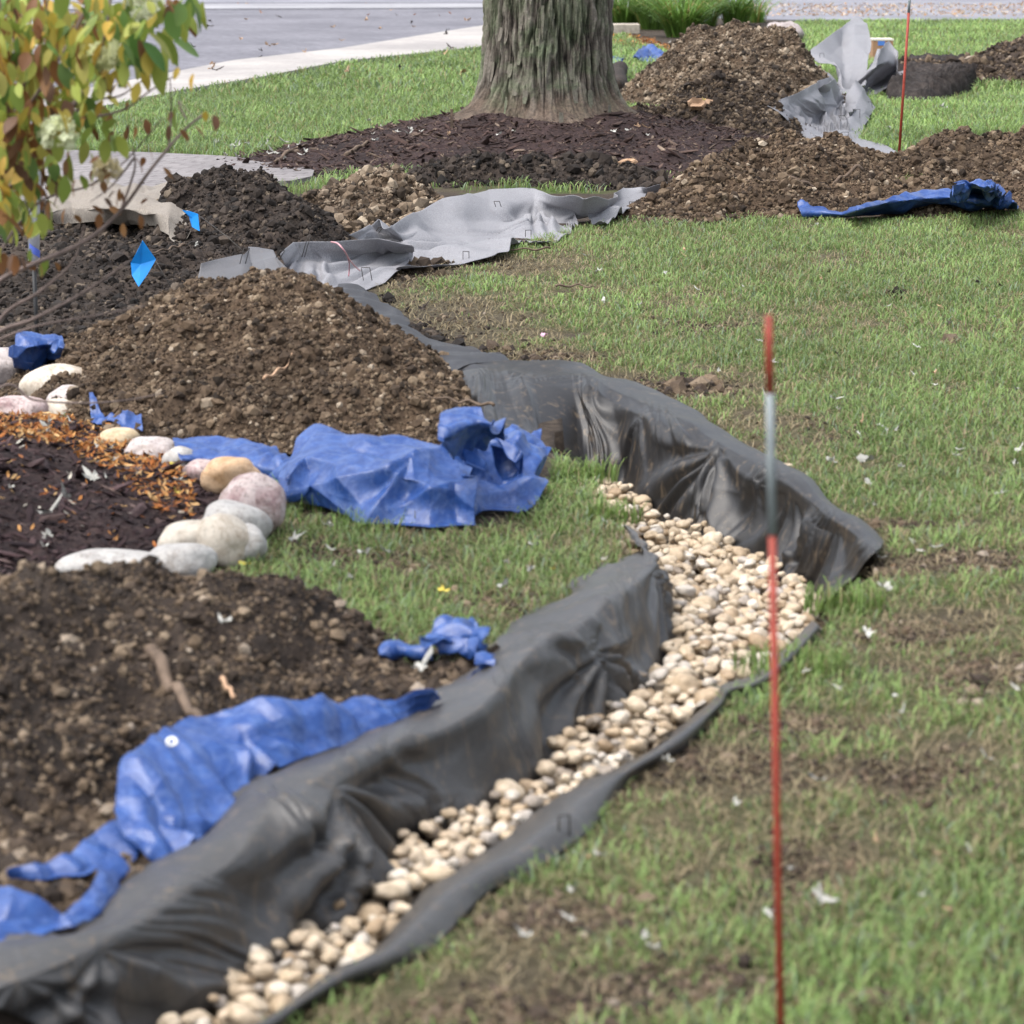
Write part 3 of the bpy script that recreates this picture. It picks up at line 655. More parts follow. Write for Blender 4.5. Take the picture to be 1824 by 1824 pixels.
rwf = [(.38,.12,14,.018,.45),(.66,.1,13,.024,.5),(.80,.1,10,.022,.4),(.2,.12,9,.02,.5),(.52,.1,8,.015,.4),(.93,.05,8,.018,.35)]
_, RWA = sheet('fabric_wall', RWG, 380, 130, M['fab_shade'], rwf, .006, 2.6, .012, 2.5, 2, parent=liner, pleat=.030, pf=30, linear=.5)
sheet('edge_strip', rows(ST_IN, ST_OUT, [-.5, 0, .35, 1.0], [-.12, .015, .03, .006]), 260, 16, M['fab_black'], (), .003, 6, .006, 4, 3, parent=liner)

MD_TOP = [(604,512),(640,516),(662,526),(690,548),(718,560),(738,590),(760,606),(800,614),(850,624),(910,648)]
MD_BOT = [(548,548),(570,570),(592,592),(620,612),(650,625),(690,648),(730,672),(770,700),(810,725),(850,750)]
sheet('landscape_fabric', rows(MD_TOP, MD_BOT, [0, .25, .5, .75, 1], [.02, .05, .045, .03, -.0]), 160, 60, M['fab_dark'], [(.3,.3,7,.02,.5),(.75,.3,6,.02,.5)], .012, 3, .012, 2.5, 5)
tag(bpy.context.scene.objects['landscape_fabric.001'], 'charcoal fabric lying behind the light brown soil pile, joining grey and black fabric', 'landscape fabric')

gf = empty('landscape_fabric', (-.2, 12.6, 0), 'pale grey landscape fabric laid across the middle of the lawn, below the tree', 'landscape fabric')
RS = [[(625,418),(655,436),(690,462),(711,480)],[(668,396),(700,425),(728,458),(740,474)],[(691,405),(722,430),(752,458),(765,468)],[(748,370),(770,405),(795,440),(801,460)],[(785,358),(800,400),(818,440),(835,456)],[(821,353),(832,395),(848,433),(880,452)],[(870,340),(872,385),(875,428),(905,444)],[(921,337),(915,378),(908,412),(931,418)],[(955,338),(950,372),(945,400),(961,428)],[(995,350),(992,372),(985,395),(1008,410)],[(1041,360),(1035,375),(1025,388),(1028,378)],[(1075,353),(1072,370),(1070,382),(1075,394)],[(1105,338),(1108,356),(1112,372),(1115,385)],[(1118,330),(1125,350),(1132,366),(1138,376)],[(1150,334),(1152,344),(1152,354),(1155,362)],[(1190,329),(1188,335),(1185,341),(1182,346)],[(1218,326),(1216,329),(1213,332),(1210,335)]]
zz = lambda i, n: (.155, .07, .025, .05) if i < n-5 else (.09, .05, .03, .02)
grid = [[(p[0], p[1], z) for p, z in zip(c, zz(i, len(RS)))] for i, c in enumerate(RS)]
sheet('fabric_sheet', grid, 260, 60, M['fab_light'], [(.12,.1,6,.05,.5),(.36,.2,7,.05,.7),(.5,.2,8,.04,.6),(.62,.15,7,.04,.5)], .020, 1.7, .035, 1.4, 6, parent=gf, linear=True)
LS = [[(494,452),(500,478),(515,512),(540,545)],[(520,432),(535,465),(556,505),(578,552)],[(548,430),(560,462),(580,500),(598,540)],[(590,430),(592,462),(600,495),(608,520)],[(640,427),(638,455),(632,485),(628,512)],[(672,425),(668,448),(662,478),(655,506)],[(705,428),(702,446),(694,470),(686,496)],[(735,432),(738,444),(735,458),(728,470)]]
grid = [[(p[0], p[1], z) for p, z in zip(c, (.16, .07, .03, .03))] for c in LS]
sheet('fabric_sheet', grid, 140, 60, M['fab_light'], [(.3,.05,8,.03,.6),(.75,.1,7,.03,.5)], .012, 2, .03, 1.6, 8, parent=gf, linear=True)
DS = [[(357,470),(354,488),(350,508),(344,530)],[(395,464),(394,485),(392,508),(392,535)],[(428,458),(430,480),(432,508),(435,535)],[(440,448),(445,472),(450,500),(455,530)],[(462,448),(470,472),(480,500),(490,530)],[(490,450),(500,475),(515,510),(530,545)],[(505,462),(520,490),(540,520),(562,552)]]
grid = [[(p[0], p[1], z) for p, z in zip(c, (.11, .07, .03, .0))] for c in DS]
o, _ = sheet('flap', grid, 90, 50, M['fab_mid'], [(.5,.05,8,.035,.5)], .01, 2.5, .03, 2, 9, parent=gf, linear=True); o['label'] = 'darker folded back end of the grey fabric'
# far crumpled fabric
ff = empty('landscape_fabric', (3.2, 19, 0), 'crumpled silvery fabric standing in upright folds on the far lawn by the bark slab', 'landscape fabric')
def zs(cols, z): return [[(*p, zz_) for p, zz_ in zip(c, zr)] for c, zr in zip(cols, z)]
A1 = [[(1360,185),(1385,210),(1410,235),(1432,246)],[(1378,180),(1405,205),(1425,230),(1442,250)],[(1405,178),(1430,200),(1440,225),(1450,252)],[(1440,168),(1460,185),(1468,205),(1475,230)],[(1468,150),(1485,165),(1488,190),(1486,214)],[(1490,140),(1497,160),(1497,185),(1494,208)]]
sheet('fabric_fold', zs(A1, [(.24,.16,.07,.03)]*4+[(.34,.24,.12,.05)]*2), 90, 60, M['fab_light'], [(.4,.2,9,.05,.7)], .012, 1.6, .03, 1.5, 10, parent=ff, linear=True)
A2 = [[(1432,255),(1470,258),(1530,262),(1600,275)],[(1455,240),(1490,240),(1530,255),(1590,262)],[(1480,215),(1505,222),(1515,235),(1530,248)],[(1498,200),(1515,210),(1525,220),(1538,228)],[(1512,165),(1528,180),(1542,196),(1552,204)],[(1524,142),(1538,158),(1550,175),(1560,190)]]
sheet('fabric_fold', zs(A2, [(.04,.05,.04,.02),(.05,.06,.04,.02),(.05,.08,.05,.02),(.08,.10,.06,.02),(.2,.16,.1,.05),(.3,.22,.12,.06)]), 100, 60, M['fab_light'], [(.6,.1,6,.03,.5)], .012, 1.6, .02, 1.5, 11, parent=ff, linear=True)
A3 = [[(1436,95),(1465,110),(1490,140),(1498,168)],[(1460,75),(1480,95),(1500,135),(1505,168)],[(1500,48),(1500,80),(1506,130),(1508,168)],[(1524,28),(1520,75),(1516,125),(1512,168)],[(1545,45),(1540,85),(1530,130),(1518,168)],[(1552,75),(1546,100),(1540,135),(1524,165)]]
sheet('fabric_fold', zs(A3, [(.34,.28,.15,.04),(.42,.32,.16,.04),(.52,.36,.16,.04),(.60,.40,.18,.04),(.52,.36,.16,.04),(.4,.3,.15,.04)]), 100, 80, M['fab_light'], [(.5,.98,7,.10,.9,(0,0,-1))], .02, 1.4, .05, 1.5, 12, parent=ff, sharp_fold=True, linear=True)
A4 = [[(1512,165),(1520,150),(1535,130),(1556,112)],[(1530,160),(1545,145),(1560,120),(1566,88)],[(1545,160),(1560,140),(1580,110),(1585,72)],[(1550,155),(1575,140),(1598,120),(1602,98)],[(1540,158),(1570,150),(1595,138),(1598,128)],[(1530,162),(1560,158),(1590,152),(1614,125)],[(1530,172),(1555,168),(1580,162),(1608,158)]]
sheet('fabric_fold', zs(A4, [(.04,.1,.2,.3),(.04,.12,.28,.42),(.04,.12,.3,.45),(.04,.1,.22,.34),(.04,.06,.14,.2),(.04,.05,.1,.22),(.03,.03,.03,.03)]), 110, 60, M['fab_light'], [(.4,.05,8,.05,.8)], .015, 1.6, .03, 1.5, 13, parent=ff, sharp_fold=True, linear=True)
A5 = [[(1438,98),(1448,108),(1470,128),(1494,150)],[(1440,112),(1455,122),(1478,140),(1496,160)],[(1470,138),(1480,145),(1490,155),(1500,168)]]
sheet('fabric_fold', zs(A5, [(.32,.3,.2,.1),(.25,.24,.18,.08),(.15,.14,.1,.05)]), 60, 40, M['fab_light'], (), .02, 2, .03, 1.5, 14, parent=ff, linear=True)

A7 = [[(1366,190),(1395,212),(1420,236),(1450,262)],[(1392,176),(1420,196),(1445,222),(1475,262)],[(1430,160),(1455,182),(1475,210),(1500,262)],[(1470,138),(1490,160),(1498,190),(1520,262)]]
sheet('fabric_fold', zs(A7, [(.26,.17,.07,.02),(.30,.20,.08,.02),(.34,.22,.08,.02),(.36,.22,.08,.02)]), 110, 80, M['fab_light'], [(.5,.1,9,.06,.8)], .03, 1.5, .04, 1.5, 17, parent=ff, linear=.4, pleat=.05, pf=12)
A6 = [[(1478,150),(1505,160),(1530,150),(1545,140)],[(1482,172),(1503,178),(1522,172),(1535,165)],[(1472,198),(1494,204),(1510,200),(1520,196)],[(1462,222),(1482,228),(1498,224),(1512,220)],[(1450,246),(1465,252),(1482,250),(1500,248)]]
sheet('fabric_fold', zs(A6, [(.12,.04,.06,.14)]*3+[(.08,.03,.04,.08),(.05,.03,.03,.05)]), 90, 50, M['fab_light'], [], .02, 2, .03, 1.5, 16, parent=ff, linear=.6)
# burlap
BU = [[(80,330),(85,350),(90,375),(100,400)],[(115,312),(120,340),(130,370),(140,398)],[(160,322),(170,345),(180,370),(190,392)],[(210,330),(215,350),(222,372),(235,390)],[(260,335),(262,355),(265,378),(275,402)],[(305,332),(305,355),(300,385),(298,418)],[(325,358),(330,375),(330,402),(318,436)],[(334,378),(336,392),(335,412),(325,432)]]
o, _ = sheet('burlap_sheet', zs(BU, [(.12,.13,.10,.02)]*2+[(.14,.18,.16,.08)]*4+[(.1,.12,.1,.04)]*2), 110, 70, M['burlap'], [(.6,.2,6,.02,.5)], .028, 2.2, .02, 2, 15, linear=True)
tag(o, 'beige burlap cloth draped over soil beside the walkway, behind the shrub', 'burlap')

# ------------------------------------------------------------------ tarps
def tarp(parts, label, loc, zk=1.0):
    e = empty('tarp', loc, label, 'tarp')
    for i, (cols, z, nu, nv, fo, cr, cf, big, bf) in enumerate(parts):
        zz2 = z if isinstance(z, list) and isinstance(z[0], tuple) and len(z) == len(cols) else [z]*len(cols)
        zz2 = [tuple(q_*zk for q_ in r_) for r_ in zz2]
        sheet('tarp_sheet', zs(cols, zz2), nu, nv, M['tarp'], fo, cr, cf, big, bf, seed=50+i*7+int(abs(loc[0]*10)), thick=.0015, parent=e, sharp_fold=True, linear=.7)
    return e
# middle crumpled tarp
T1 = [[(470,850),(480,840),(485,850),(492,870),(500,885)],[(510,815),(515,820),(510,850),(515,880),(525,902)],[(565,770),(560,775),(545,815),(560,870),(580,915)],[(630,775),(625,782),(620,830),(625,890),(640,935)],[(700,785),(695,795),(690,840),(690,900),(700,945)],[(765,795),(765,805),(765,850),(765,905),(765,952)],[(810,815),(815,822),(810,860),(812,905),(815,948)],[(838,835),(845,842),(845,870),(845,910),(848,946)]]
zT1 = [(.0,.05,.06,.04,.0)]+[(.12,.17,.15,.08,.0)]+[(.18,.24,.2,.09,.005)]*4+[(.16,.21,.17,.08,.005)]*2
T2 = [[(308,785),(315,800),(325,822),(335,835)],[(350,778),(355,795),(365,820),(375,840)],[(400,780),(402,798),(408,822),(415,850)],[(445,785),(446,802),(452,830),(460,862)],[(485,798),(488,812),(492,840),(500,872)],[(515,815),(516,830),(518,852),(520,880)]]
T3 = [[(790,870),(800,890),(830,915),(850,922)],[(770,800),(800,830),(850,870),(905,922)],[(785,745),(820,790),(870,840),(930,920)],[(830,736),(850,770),(895,820),(955,900)],[(875,745),(885,775),(925,815),(975,850)],[(905,768),(920,785),(950,800),(980,812)],[(962,772),(965,782),(972,792),(980,800)]]
zT3 = [(.1,.08,.04,.0),(.2,.16,.09,.0),(.3,.24,.13,.01),(.32,.26,.15,.03),(.28,.25,.18,.08),(.2,.2,.17,.12),(.16,.16,.15,.13)]
tm = tarp([(T1, zT1, 240, 140, [(.75,.2,5,.04,.35),(.2,.3,6,.035,.35),(.5,.9,6,.02,.3,(0,0,-1))], .017, 3.6, .02, 4), (T2, (.1,.12,.08,.0), 110, 50, [], .014, 6, .02, 4), (T3, zT3, 190, 130, [(.05,.5,9,.05,.35,(0,-.3,-1)),(.6,.95,9,.04,.4,(0,0,-1))], .026, 5, .03, 5)],
     'bulky crumpled blue tarp at the foot of the light brown pile, beside the boulders', (-.45, 6.9, 0), .72)
T3b = [[(785,745),(780,760),(790,790),(800,810)],[(800,738),(810,755),(820,775),(830,800)],[(840,736),(850,750),(860,765),(870,785)],[(875,748),(885,760),(895,770),(905,780)]]
child_s = sheet('tarp_sheet', zs(T3b, [(.3,.3,.27,.2)]*4), 60, 40, M['tarp'], [], .02, 9, .02, 6, 91, parent=tm)
T4 = [[(160,735),(162,748),(163,765),(163,778)],[(190,750),(192,760),(193,768),(193,776)],[(225,765),(227,770),(228,776),(230,780)],[(252,772),(253,776),(254,780),(255,783)]]
sheet('tarp_sheet', zs(T4, [(.05,.05,.03,.0)]*4), 50, 25, M['tarp'], [], .01, 8, .02, 5, 92, parent=tm)
# near tarp
T5 = [[(205,1440),(212,1470),(235,1505),(275,1535)],[(212,1370),(235,1430),(275,1480),(310,1532)],[(235,1345),(275,1400),(320,1450),(355,1490)],[(290,1300),(330,1350),(375,1400),(425,1430)],[(360,1266),(400,1310),(440,1350),(480,1375)],[(440,1255),(480,1290),(520,1320),(560,1345)],[(540,1248),(570,1270),(610,1295),(650,1315)],[(640,1248),(660,1262),(690,1275),(710,1285)],[(700,1246),(725,1252),(750,1258),(770,1258)],[(775,1240),(780,1243),(785,1246),(790,1250)]]
zT5 = [(.10,.08,.05,.02),(.14,.11,.07,.03),(.16,.13,.08,.04)]+[(.16,.13,.09,.05)]*4+[(.10,.09,.07,.05)]*3
T6 = [[(10,1545),(14,1552),(20,1562),(30,1575)],[(60,1540),(66,1552),(74,1566),(85,1582)],[(120,1520),(128,1535),(138,1552),(148,1572)],[(180,1478),(190,1500),(200,1520),(212,1545)],[(245,1455),(250,1480),(250,1510),(240,1545)]]
T7 = [[(-90,1590),(-90,1640),(-80,1690),(-60,1740)],[(0,1590),(5,1625),(15,1665),(30,1705)],[(50,1605),(55,1632),(65,1660),(80,1685)],[(120,1612),(124,1630),(130,1650),(140,1665)],[(165,1575),(172,1595),(182,1620),(192,1635)],[(175,1535),(190,1555),(200,1580),(205,1605)],[(210,1500),(222,1520),(232,1540),(238,1555)]]
tn = tarp([(T5, zT5, 240, 110, [(.15,.4,6,.03,.25),(.5,.2,7,.025,.3)], .015, 6, .015, 5), (T6, (.05,.04,.025,.005), 140, 50, [], .012, 7, .008, 5), (T7, (.06,.05,.03,.005), 170, 70, [], .016, 6, .01, 5)],
     'large pale blue tarp in the left foreground between the dark pile and black fabric', (-.75, 4.6, 0), .8)
gp = G(308, 1328, .165); b = Bag()
V, Fc = [], []
for i in range(20):
    a = 2*math.pi*i/20
    for r_ in (.0045, .0105): V.append((gp[0]+r_*math.cos(a)*1.1, gp[1]-.012+r_*math.sin(a)*.6, gp[2]+.012+r_*math.sin(a)*.75))
for i in range(20): j = (i+1) % 20; Fc.append((2*i, 2*i+1, 2*j+1, 2*j))
b.add(V, Fc); o = child('grommet', b.mesh('grommet', M['grommet']), tn); md = o.modifiers.new('t', 'SOLIDIFY'); md.thickness = .003
# small tarp scraps near the inner lawn
T8 = [[(755,1130),(760,1140),(775,1155),(800,1172)],[(775,1112),(790,1130),(805,1152),(825,1178)],[(815,1104),(825,1125),(835,1150),(850,1180)],[(850,1110),(855,1130),(860,1152),(868,1178)],[(868,1128),(868,1142),(868,1155),(866,1168)]]
T9 = [[(845,1165),(848,1180),(852,1195),(835,1215)],[(862,1162),(864,1178),(862,1195),(845,1220)],[(876,1165),(878,1180),(876,1195),(860,1215)]]
T10 = [[(674,1160),(676,1166),(680,1172),(690,1177)],[(700,1148),(705,1158),(712,1168),(720,1179)],[(740,1155),(742,1162),(745,1170),(748,1178)],[(770,1162),(770,1166),(770,1170),(770,1174)]]
tarp([(T8, (.09,.10,.06,.01), 80, 60, [], .018, 10, .03, 7), (T9, (.09,.08,.05,.02), 40, 40, [], .015, 9, .02, 6), (T10, (.05,.05,.03,.0), 50, 25, [], .010, 9, .02, 6)], 'small crumpled blue tarp scrap lying where the grass meets the black fabric', tuple(G(800,1175)), .8)
# left tarp behind boulders
T11 = [[(25,618),(22,628),(22,640),(25,652)],[(55,603),(55,618),(50,635),(50,655)],[(85,600),(85,612),(82,630),(78,650)],[(112,612),(112,620),(108,634),(98,646)]]
T12 = [[(-60,620),(-60,640),(-60,655),(-60,665)],[(0,622),(0,636),(0,650),(0,665)],[(40,632),(42,642),(45,652),(48,662)],[(62,645),(62,650),(62,656),(62,662)]]
tarp([(T11, (.17,.18,.12,.05), 60, 50, [(.5,.1,7,.03,.3)], .02, 7, .03, 5), (T12, (.12,.1,.07,.02), 60, 30, [], .015, 6, .02, 5)], 'small dark blue tarp bundle behind the boulders at the left edge', tuple(G(70,650)))
# right far tarp
T13 = [[(1420,372),(1424,378),(1430,384),(1440,388)],[(1460,370),(1464,378),(1470,384),(1480,390)],[(1500,378),(1500,382),(1500,386),(1500,390)],[(1530,365),(1528,374),(1524,382),(1520,388)],[(1580,353),(1578,362),(1572,374),(1568,384)],[(1640,342),(1638,354),(1632,368),(1628,380)],[(1690,340),(1690,352),(1688,364),(1685,374)],[(1740,350),(1740,358),(1735,368),(1730,378)],[(1785,352),(1785,360),(1782,368),(1780,374)],[(1810,362),(1812,366),(1813,370),(1814,374)]]
T14 = [[(1692,345),(1700,352),(1715,362),(1730,372)],[(1700,330),(1712,342),(1728,356),(1745,368)],[(1716,320),(1728,334),(1745,350),(1765,366)],[(1740,330),(1752,338),(1765,350),(1780,366)],[(1765,332),(1775,342),(1785,356),(1795,370)],[(1785,350),(1792,356),(1800,366),(1806,372)]]
tarp([(T13, [(.05,.05,.03,.0)]*3+[(.14,.12,.06,.0)]*5+[(.1,.08,.04,.0)]*2, 200, 50, [], .012, 3.5, .02, 2.5), (T14, [(.2,.17,.1,.03)]+[(.28,.22,.12,.03)]*2+[(.26,.2,.12,.03)]*2+[(.14,.1,.06,.02)], 100, 60, [(.5,.1,9,.06,.4)], .035, 5, .04, 4)], 'long blue tarp folded along the lawn edge below the brown soil ridge', tuple(G(1640,380)), .95)
# tarps behind the tree
T15 = [[(1075,100),(1075,106),(1078,112),(1080,118)],[(1098,100),(1100,104),(1100,108),(1100,114)],[(1112,104),(1112,106),(1112,108),(1112,110)]]
T16 = [[(1130,96),(1132,102),(1136,108),(1140,112)],[(1150,84),(1152,94),(1156,104),(1160,114)],[(1170,86),(1172,94),(1174,104),(1176,110)],[(1190,96),(1190,99),(1190,102),(1188,106)]]
T17 = [[(1156,118),(1158,122),(1160,128),(1162,132)],[(1170,120),(1171,124),(1172,128),(1173,131)],[(1180,124),(1180,126),(1180,128),(1180,131)]]
T18 = [[(1110,142),(1110,148),(1108,156),(1108,160)],[(1125,145),(1128,152),(1128,158),(1128,163)],[(1138,152),(1142,158),(1146,162),(1150,166)],[(1140,160),(1150,164),(1156,167),(1164,170)]]
tarp([(T15, (.1,.07,.04,.01), 40, 30, [], .02, 4, .03, 3), (T16, (.2,.16,.08,.01), 60, 40, [], .03, 4, .04, 3), (T17, (.08,.06,.04,.01), 30, 20, [], .02, 4, .02, 3), (T18, (.08,.06,.03,.01), 60, 30, [], .02, 4, .02, 3)], 'torn blue tarp behind the tree trunk beside the gravelly pile', tuple(G(1150,120)), .55)

# ------------------------------------------------------------------ pebbles
stone_poly = [tuple(G(*p, -.12)[:2]) for p in ST_IN]+[tuple(G(*p, -.2)[:2]) for p in RW_BOT[::-1][1:]]+[tuple(G(960,806,0)[:2]),tuple(G(1020,834,0)[:2]),tuple(G(1075,888,0)[:2]),tuple(G(1112,935,0)[:2])]+[tuple(G(*p, -.125)[:2]) for p in LW_BOT[::-1]]
SP = np.array(stone_poly)
def stone_level(x, y):
    return -.122+.014*fbm(x*4, y*4, 0, 2, 77)-.075*sstep(5.9, 7.6, y)
lo, hi = SP.min(0), SP.max(0)
gx, gy = np.meshgrid(np.arange(lo[0]-.1, hi[0]+.1, .03), np.arange(lo[1]-.1, hi[1]+.1, .03))
idx = np.arange(gx.size).reshape(gx.shape); q = np.stack([idx[:-1, :-1], idx[:-1, 1:], idx[1:, 1:], idx[1:, :-1]], -1).reshape(-1, 4)
cxq = gx.ravel()[q].mean(1); cyq = gy.ravel()[q].mean(1)
keep = inpoly(cxq, cyq, stone_poly) | in_trench(cxq, cyq)
fm = mesh_arrays('pebble_bed', np.stack([gx.ravel(), gy.ravel(), stone_level(gx, gy).ravel()-.03], 1), q[keep], True, mat=M['soilb'])
o = link('trench_bed', fm); tag(o, 'dirt floor of the trench under the pebbles', 'trench floor', None, 'structure')
PP = []
for i in range(12):
    v, f = ICO3; r = np.random.default_rng(100+i)
    k = perlin(v[:, 0]*1.1, v[:, 1]*1.1, v[:, 2]*1.1, 200+i); v2 = v*(1+.34*k)[:, None]
    v2 = np.sign(v2)*np.abs(v2)**(r.uniform(.82, 1.0)); v2 = v2*np.array([1.15, r.uniform(.8, 1.0), r.uniform(.55, .78)]); PP.append((v2, f))
cell = {}; pts = []
def try_add(x, y, z, r_, lay, ov):
    k = (int(x/.05), int(y/.05))
    for a in (-1, 0, 1):
        for b_ in (-1, 0, 1):
            for (qx, qy, qz, qr, ql) in cell.get((k[0]+a, k[1]+b_), ()):
                if (qx-x)**2+(qy-y)**2+((qz-z)*1.3)**2 < ((qr+r_)*ov)**2: return False
    cell.setdefault(k, []).append((x, y, z, r_, lay)); pts.append((x, y, z, r_, lay)); return True
rr = random.Random(5)
NT = 26000
cx_ = np.array([rr.uniform(lo[0], hi[0]) for _ in range(NT)]); cy_ = np.array([rr.uniform(max(lo[1], 3.3), hi[1]) for _ in range(NT)])
ok = inpoly(cx_, cy_, stone_poly); cx_, cy_ = cx_[ok], cy_[ok]; lv = stone_level(cx_, cy_)
third = len(cx_)//3
for i in range(len(cx_)):
    lay = min(2, i//third); r_ = rr.choice([.013, .016, .019, .022, .026]) if lay < 2 else rr.choice([.011, .015, .018, .022, .028, .031])
    try_add(cx_[i], cy_[i], lv[i]+(-.012, .012, .032)[lay], r_, lay, (.80, .84, .86)[lay])
vis = []
for p in pts:
    px, py = proj(p[0], p[1], p[2]); inside = -20 < px < 1844 and -20 < py < 1850
    vis.append((p[4] >= 1 and inside, -(p[3]/p[1])))
order = sorted([i for i in range(len(pts)) if vis[i][0]], key=lambda i: pts[i][1]-(.6 if pts[i][4] == 2 else 0))
ind = order[:292]; rest = [i for i in range(len(pts)) if i not in set(ind)]
pm = [mesh_arrays('pebble_shape', v, f, True, mat=M['pebble']) for v, f in PP]
MR = rotmats(len(pts), .5)
for k, i in enumerate(ind):
    x, y, z, r_, lay = pts[i]
    o = link('pebble', pm[i % 12]); o.location = (x, y, z); o.scale = (r_,)*3; o.rotation_euler = Matrix(MR[i].tolist()).to_euler()
    zn = 0 if y < 4.6 else 1 if y < 5.2 else 2 if y < 5.9 else 3
    tag(o, ('rounded cream river pebble at the nearest end of the trench', 'rounded cream river pebble beside the widest part of the near fabric strip', 'rounded tan river pebble in the straight stretch below the inner fabric corner', 'rounded tan river pebble in the wide bend of the trench')[zn], 'pebble', ('pebbles at the near end', 'pebbles beside the wide strip', 'pebbles in the straight stretch', 'pebbles in the bend')[zn])
R_ = np.array(rest); PT = np.array([pts[i][:3] for i in rest]); RAD = np.array([pts[i][3] for i in rest])
V, Fc, _ = scatter([(v, f) for v, f in [(lambda a: (a[0], a[1]))(q_) for q_ in [(np.array(p_[0]), p_[1]) for p_ in PP]]], PT, np.repeat(RAD[:, None], 3, 1), MR[R_])
tag(link('pebble_fill', mesh_arrays('pebble_fill', V, Fc, True, mat=M['pebbles'])), 'remaining cream and tan pebbles packed along the trench', 'pebbles', None, 'stuff')
for px, py, r_ in ((1400,832,.018),(1412,842,.014),(1370,818,.014)):
    o = link('pebble', pm[3]); g_ = G(px, py, .01); o.location = (g_[0], g_[1], .012); o.scale = (r_,)*3
    tag(o, 'cream pebble lying on the lawn just behind the black fabric edge', 'pebble', 'stray pebbles behind the fabric')

# ------------------------------------------------------------------ boulders
BM = {'lilac': boulder_mat('lilac', (.34, .295, .285), (.50, .45, .43), .4), 'cream': boulder_mat('cream', (.42, .36, .29), (.58, .53, .45), .25), 'grey': boulder_mat('grey', (.34, .325, .31), (.49, .475, .45), .3),
      'tan': boulder_mat('tan', (.36, .22, .11), (.52, .37, .24), .3), 'pink': boulder_mat('pink', (.28, .185, .185), (.52, .44, .42), .5), 'yellow': boulder_mat('yellow', (.42, .32, .19), (.55, .45, .31), .3)}
BL = [  # x0,x1,ytop,ybot, colour, tilt, label
 (-35,47,625,690,'lilac',0,'rounded lilac grey boulder cut by the left edge, in front of the dark tarp bundle'),
 (45,95,652,685,'grey',0,'small pale boulder peeking out behind the big cream boulder at left'),
 (30,156,654,725,'cream',.1,'big mottled cream boulder in the left edging, a twig crossing below it'),
 (75,162,694,756,'lilac',0,'lilac grey boulder tucked under the big cream boulder'),
 (-30,80,712,770,'pink',0,'pinkish grey low boulder at the left edge above the orange leaves'),
 (55,138,716,765,'cream',0,'pale cream boulder beside the grass tuft at left'),
 (162,250,767,815,'yellow',0,'yellowish tan boulder above the orange leaves, left of a small grey one'),
 (218,320,787,840,'lilac',-.1,'lilac grey boulder right of the yellowish tan one'),
 (285,350,800,852,'grey',-.3,'slanted white grey boulder beside the blue tarp end'),
 (320,392,824,872,'pink',0,'small pinkish boulder left of the orange tan one'),
 (352,466,822,890,'tan',0,'orange tan boulder touching the blue tarp'),
 (384,510,854,962,'pink',.1,'largest speckled pink boulder at the bend of the edging'),
 (350,478,908,985,'grey',-.25,'long pale grey boulder below the speckled pink one'),
 (400,472,940,1008,'grey',-.6,'pale grey upright slab boulder beside the grass at the bend'),
 (345,446,926,1012,'cream',-.4,'cream boulder between the white one and the pale grey slab'),
 (280,398,937,1008,'cream',.0,'blocky cream white boulder at the mulch edge'),
 (256,386,974,1035,'grey',0,'low grey white boulder half behind the near soil pile'),
 (88,282,985,1045,'grey',.05,'long low grey boulder, nearest one, half behind the near soil pile')]
for i, (x0, x1, yt, yb, c, tl, lab) in enumerate(BL):
    g_ = G((x0+x1)/2, yb, 0); s_ = pxm((x0+x1)/2, yb); wd = (x1-x0)/s_; ht = (yb-yt)/s_
    v, f = ICO4; n = perlin(v[:, 0]*.9, v[:, 1]*.9, v[:, 2]*.9, 300+i)*.30+perlin(v[:, 0]*2.4, v[:, 1]*2.4, v[:, 2]*2.4, 330+i)*.06
    v = v*(1+n)[:, None]; v = np.sign(v)*np.abs(v)**.9
    v = v/np.array([v[:, 0].max()-v[:, 0].min(), v[:, 1].max()-v[:, 1].min(), v[:, 2].max()-v[:, 2].min()])
    dep = max(.08, min(wd, .14)); v = v*np.array([wd, dep, ht*1.12])
    ca, sa = math.cos(tl), math.sin(tl); v = np.stack([v[:, 0]*ca-v[:, 2]*sa, v[:, 1], v[:, 0]*sa+v[:, 2]*ca], 1)
    v[:, 2] -= v[:, 2].min()
    o = link('boulder', mesh_arrays('boulder', v, f, True, mat=BM[c])); base = float(top_z(np.array([g_[0]]), np.array([g_[1]+dep*.4]))[0])
    o.location = (g_[0], g_[1]+dep*.45, -.012); tag(o, lab, 'boulder', 'boulders edging the mulch bed')
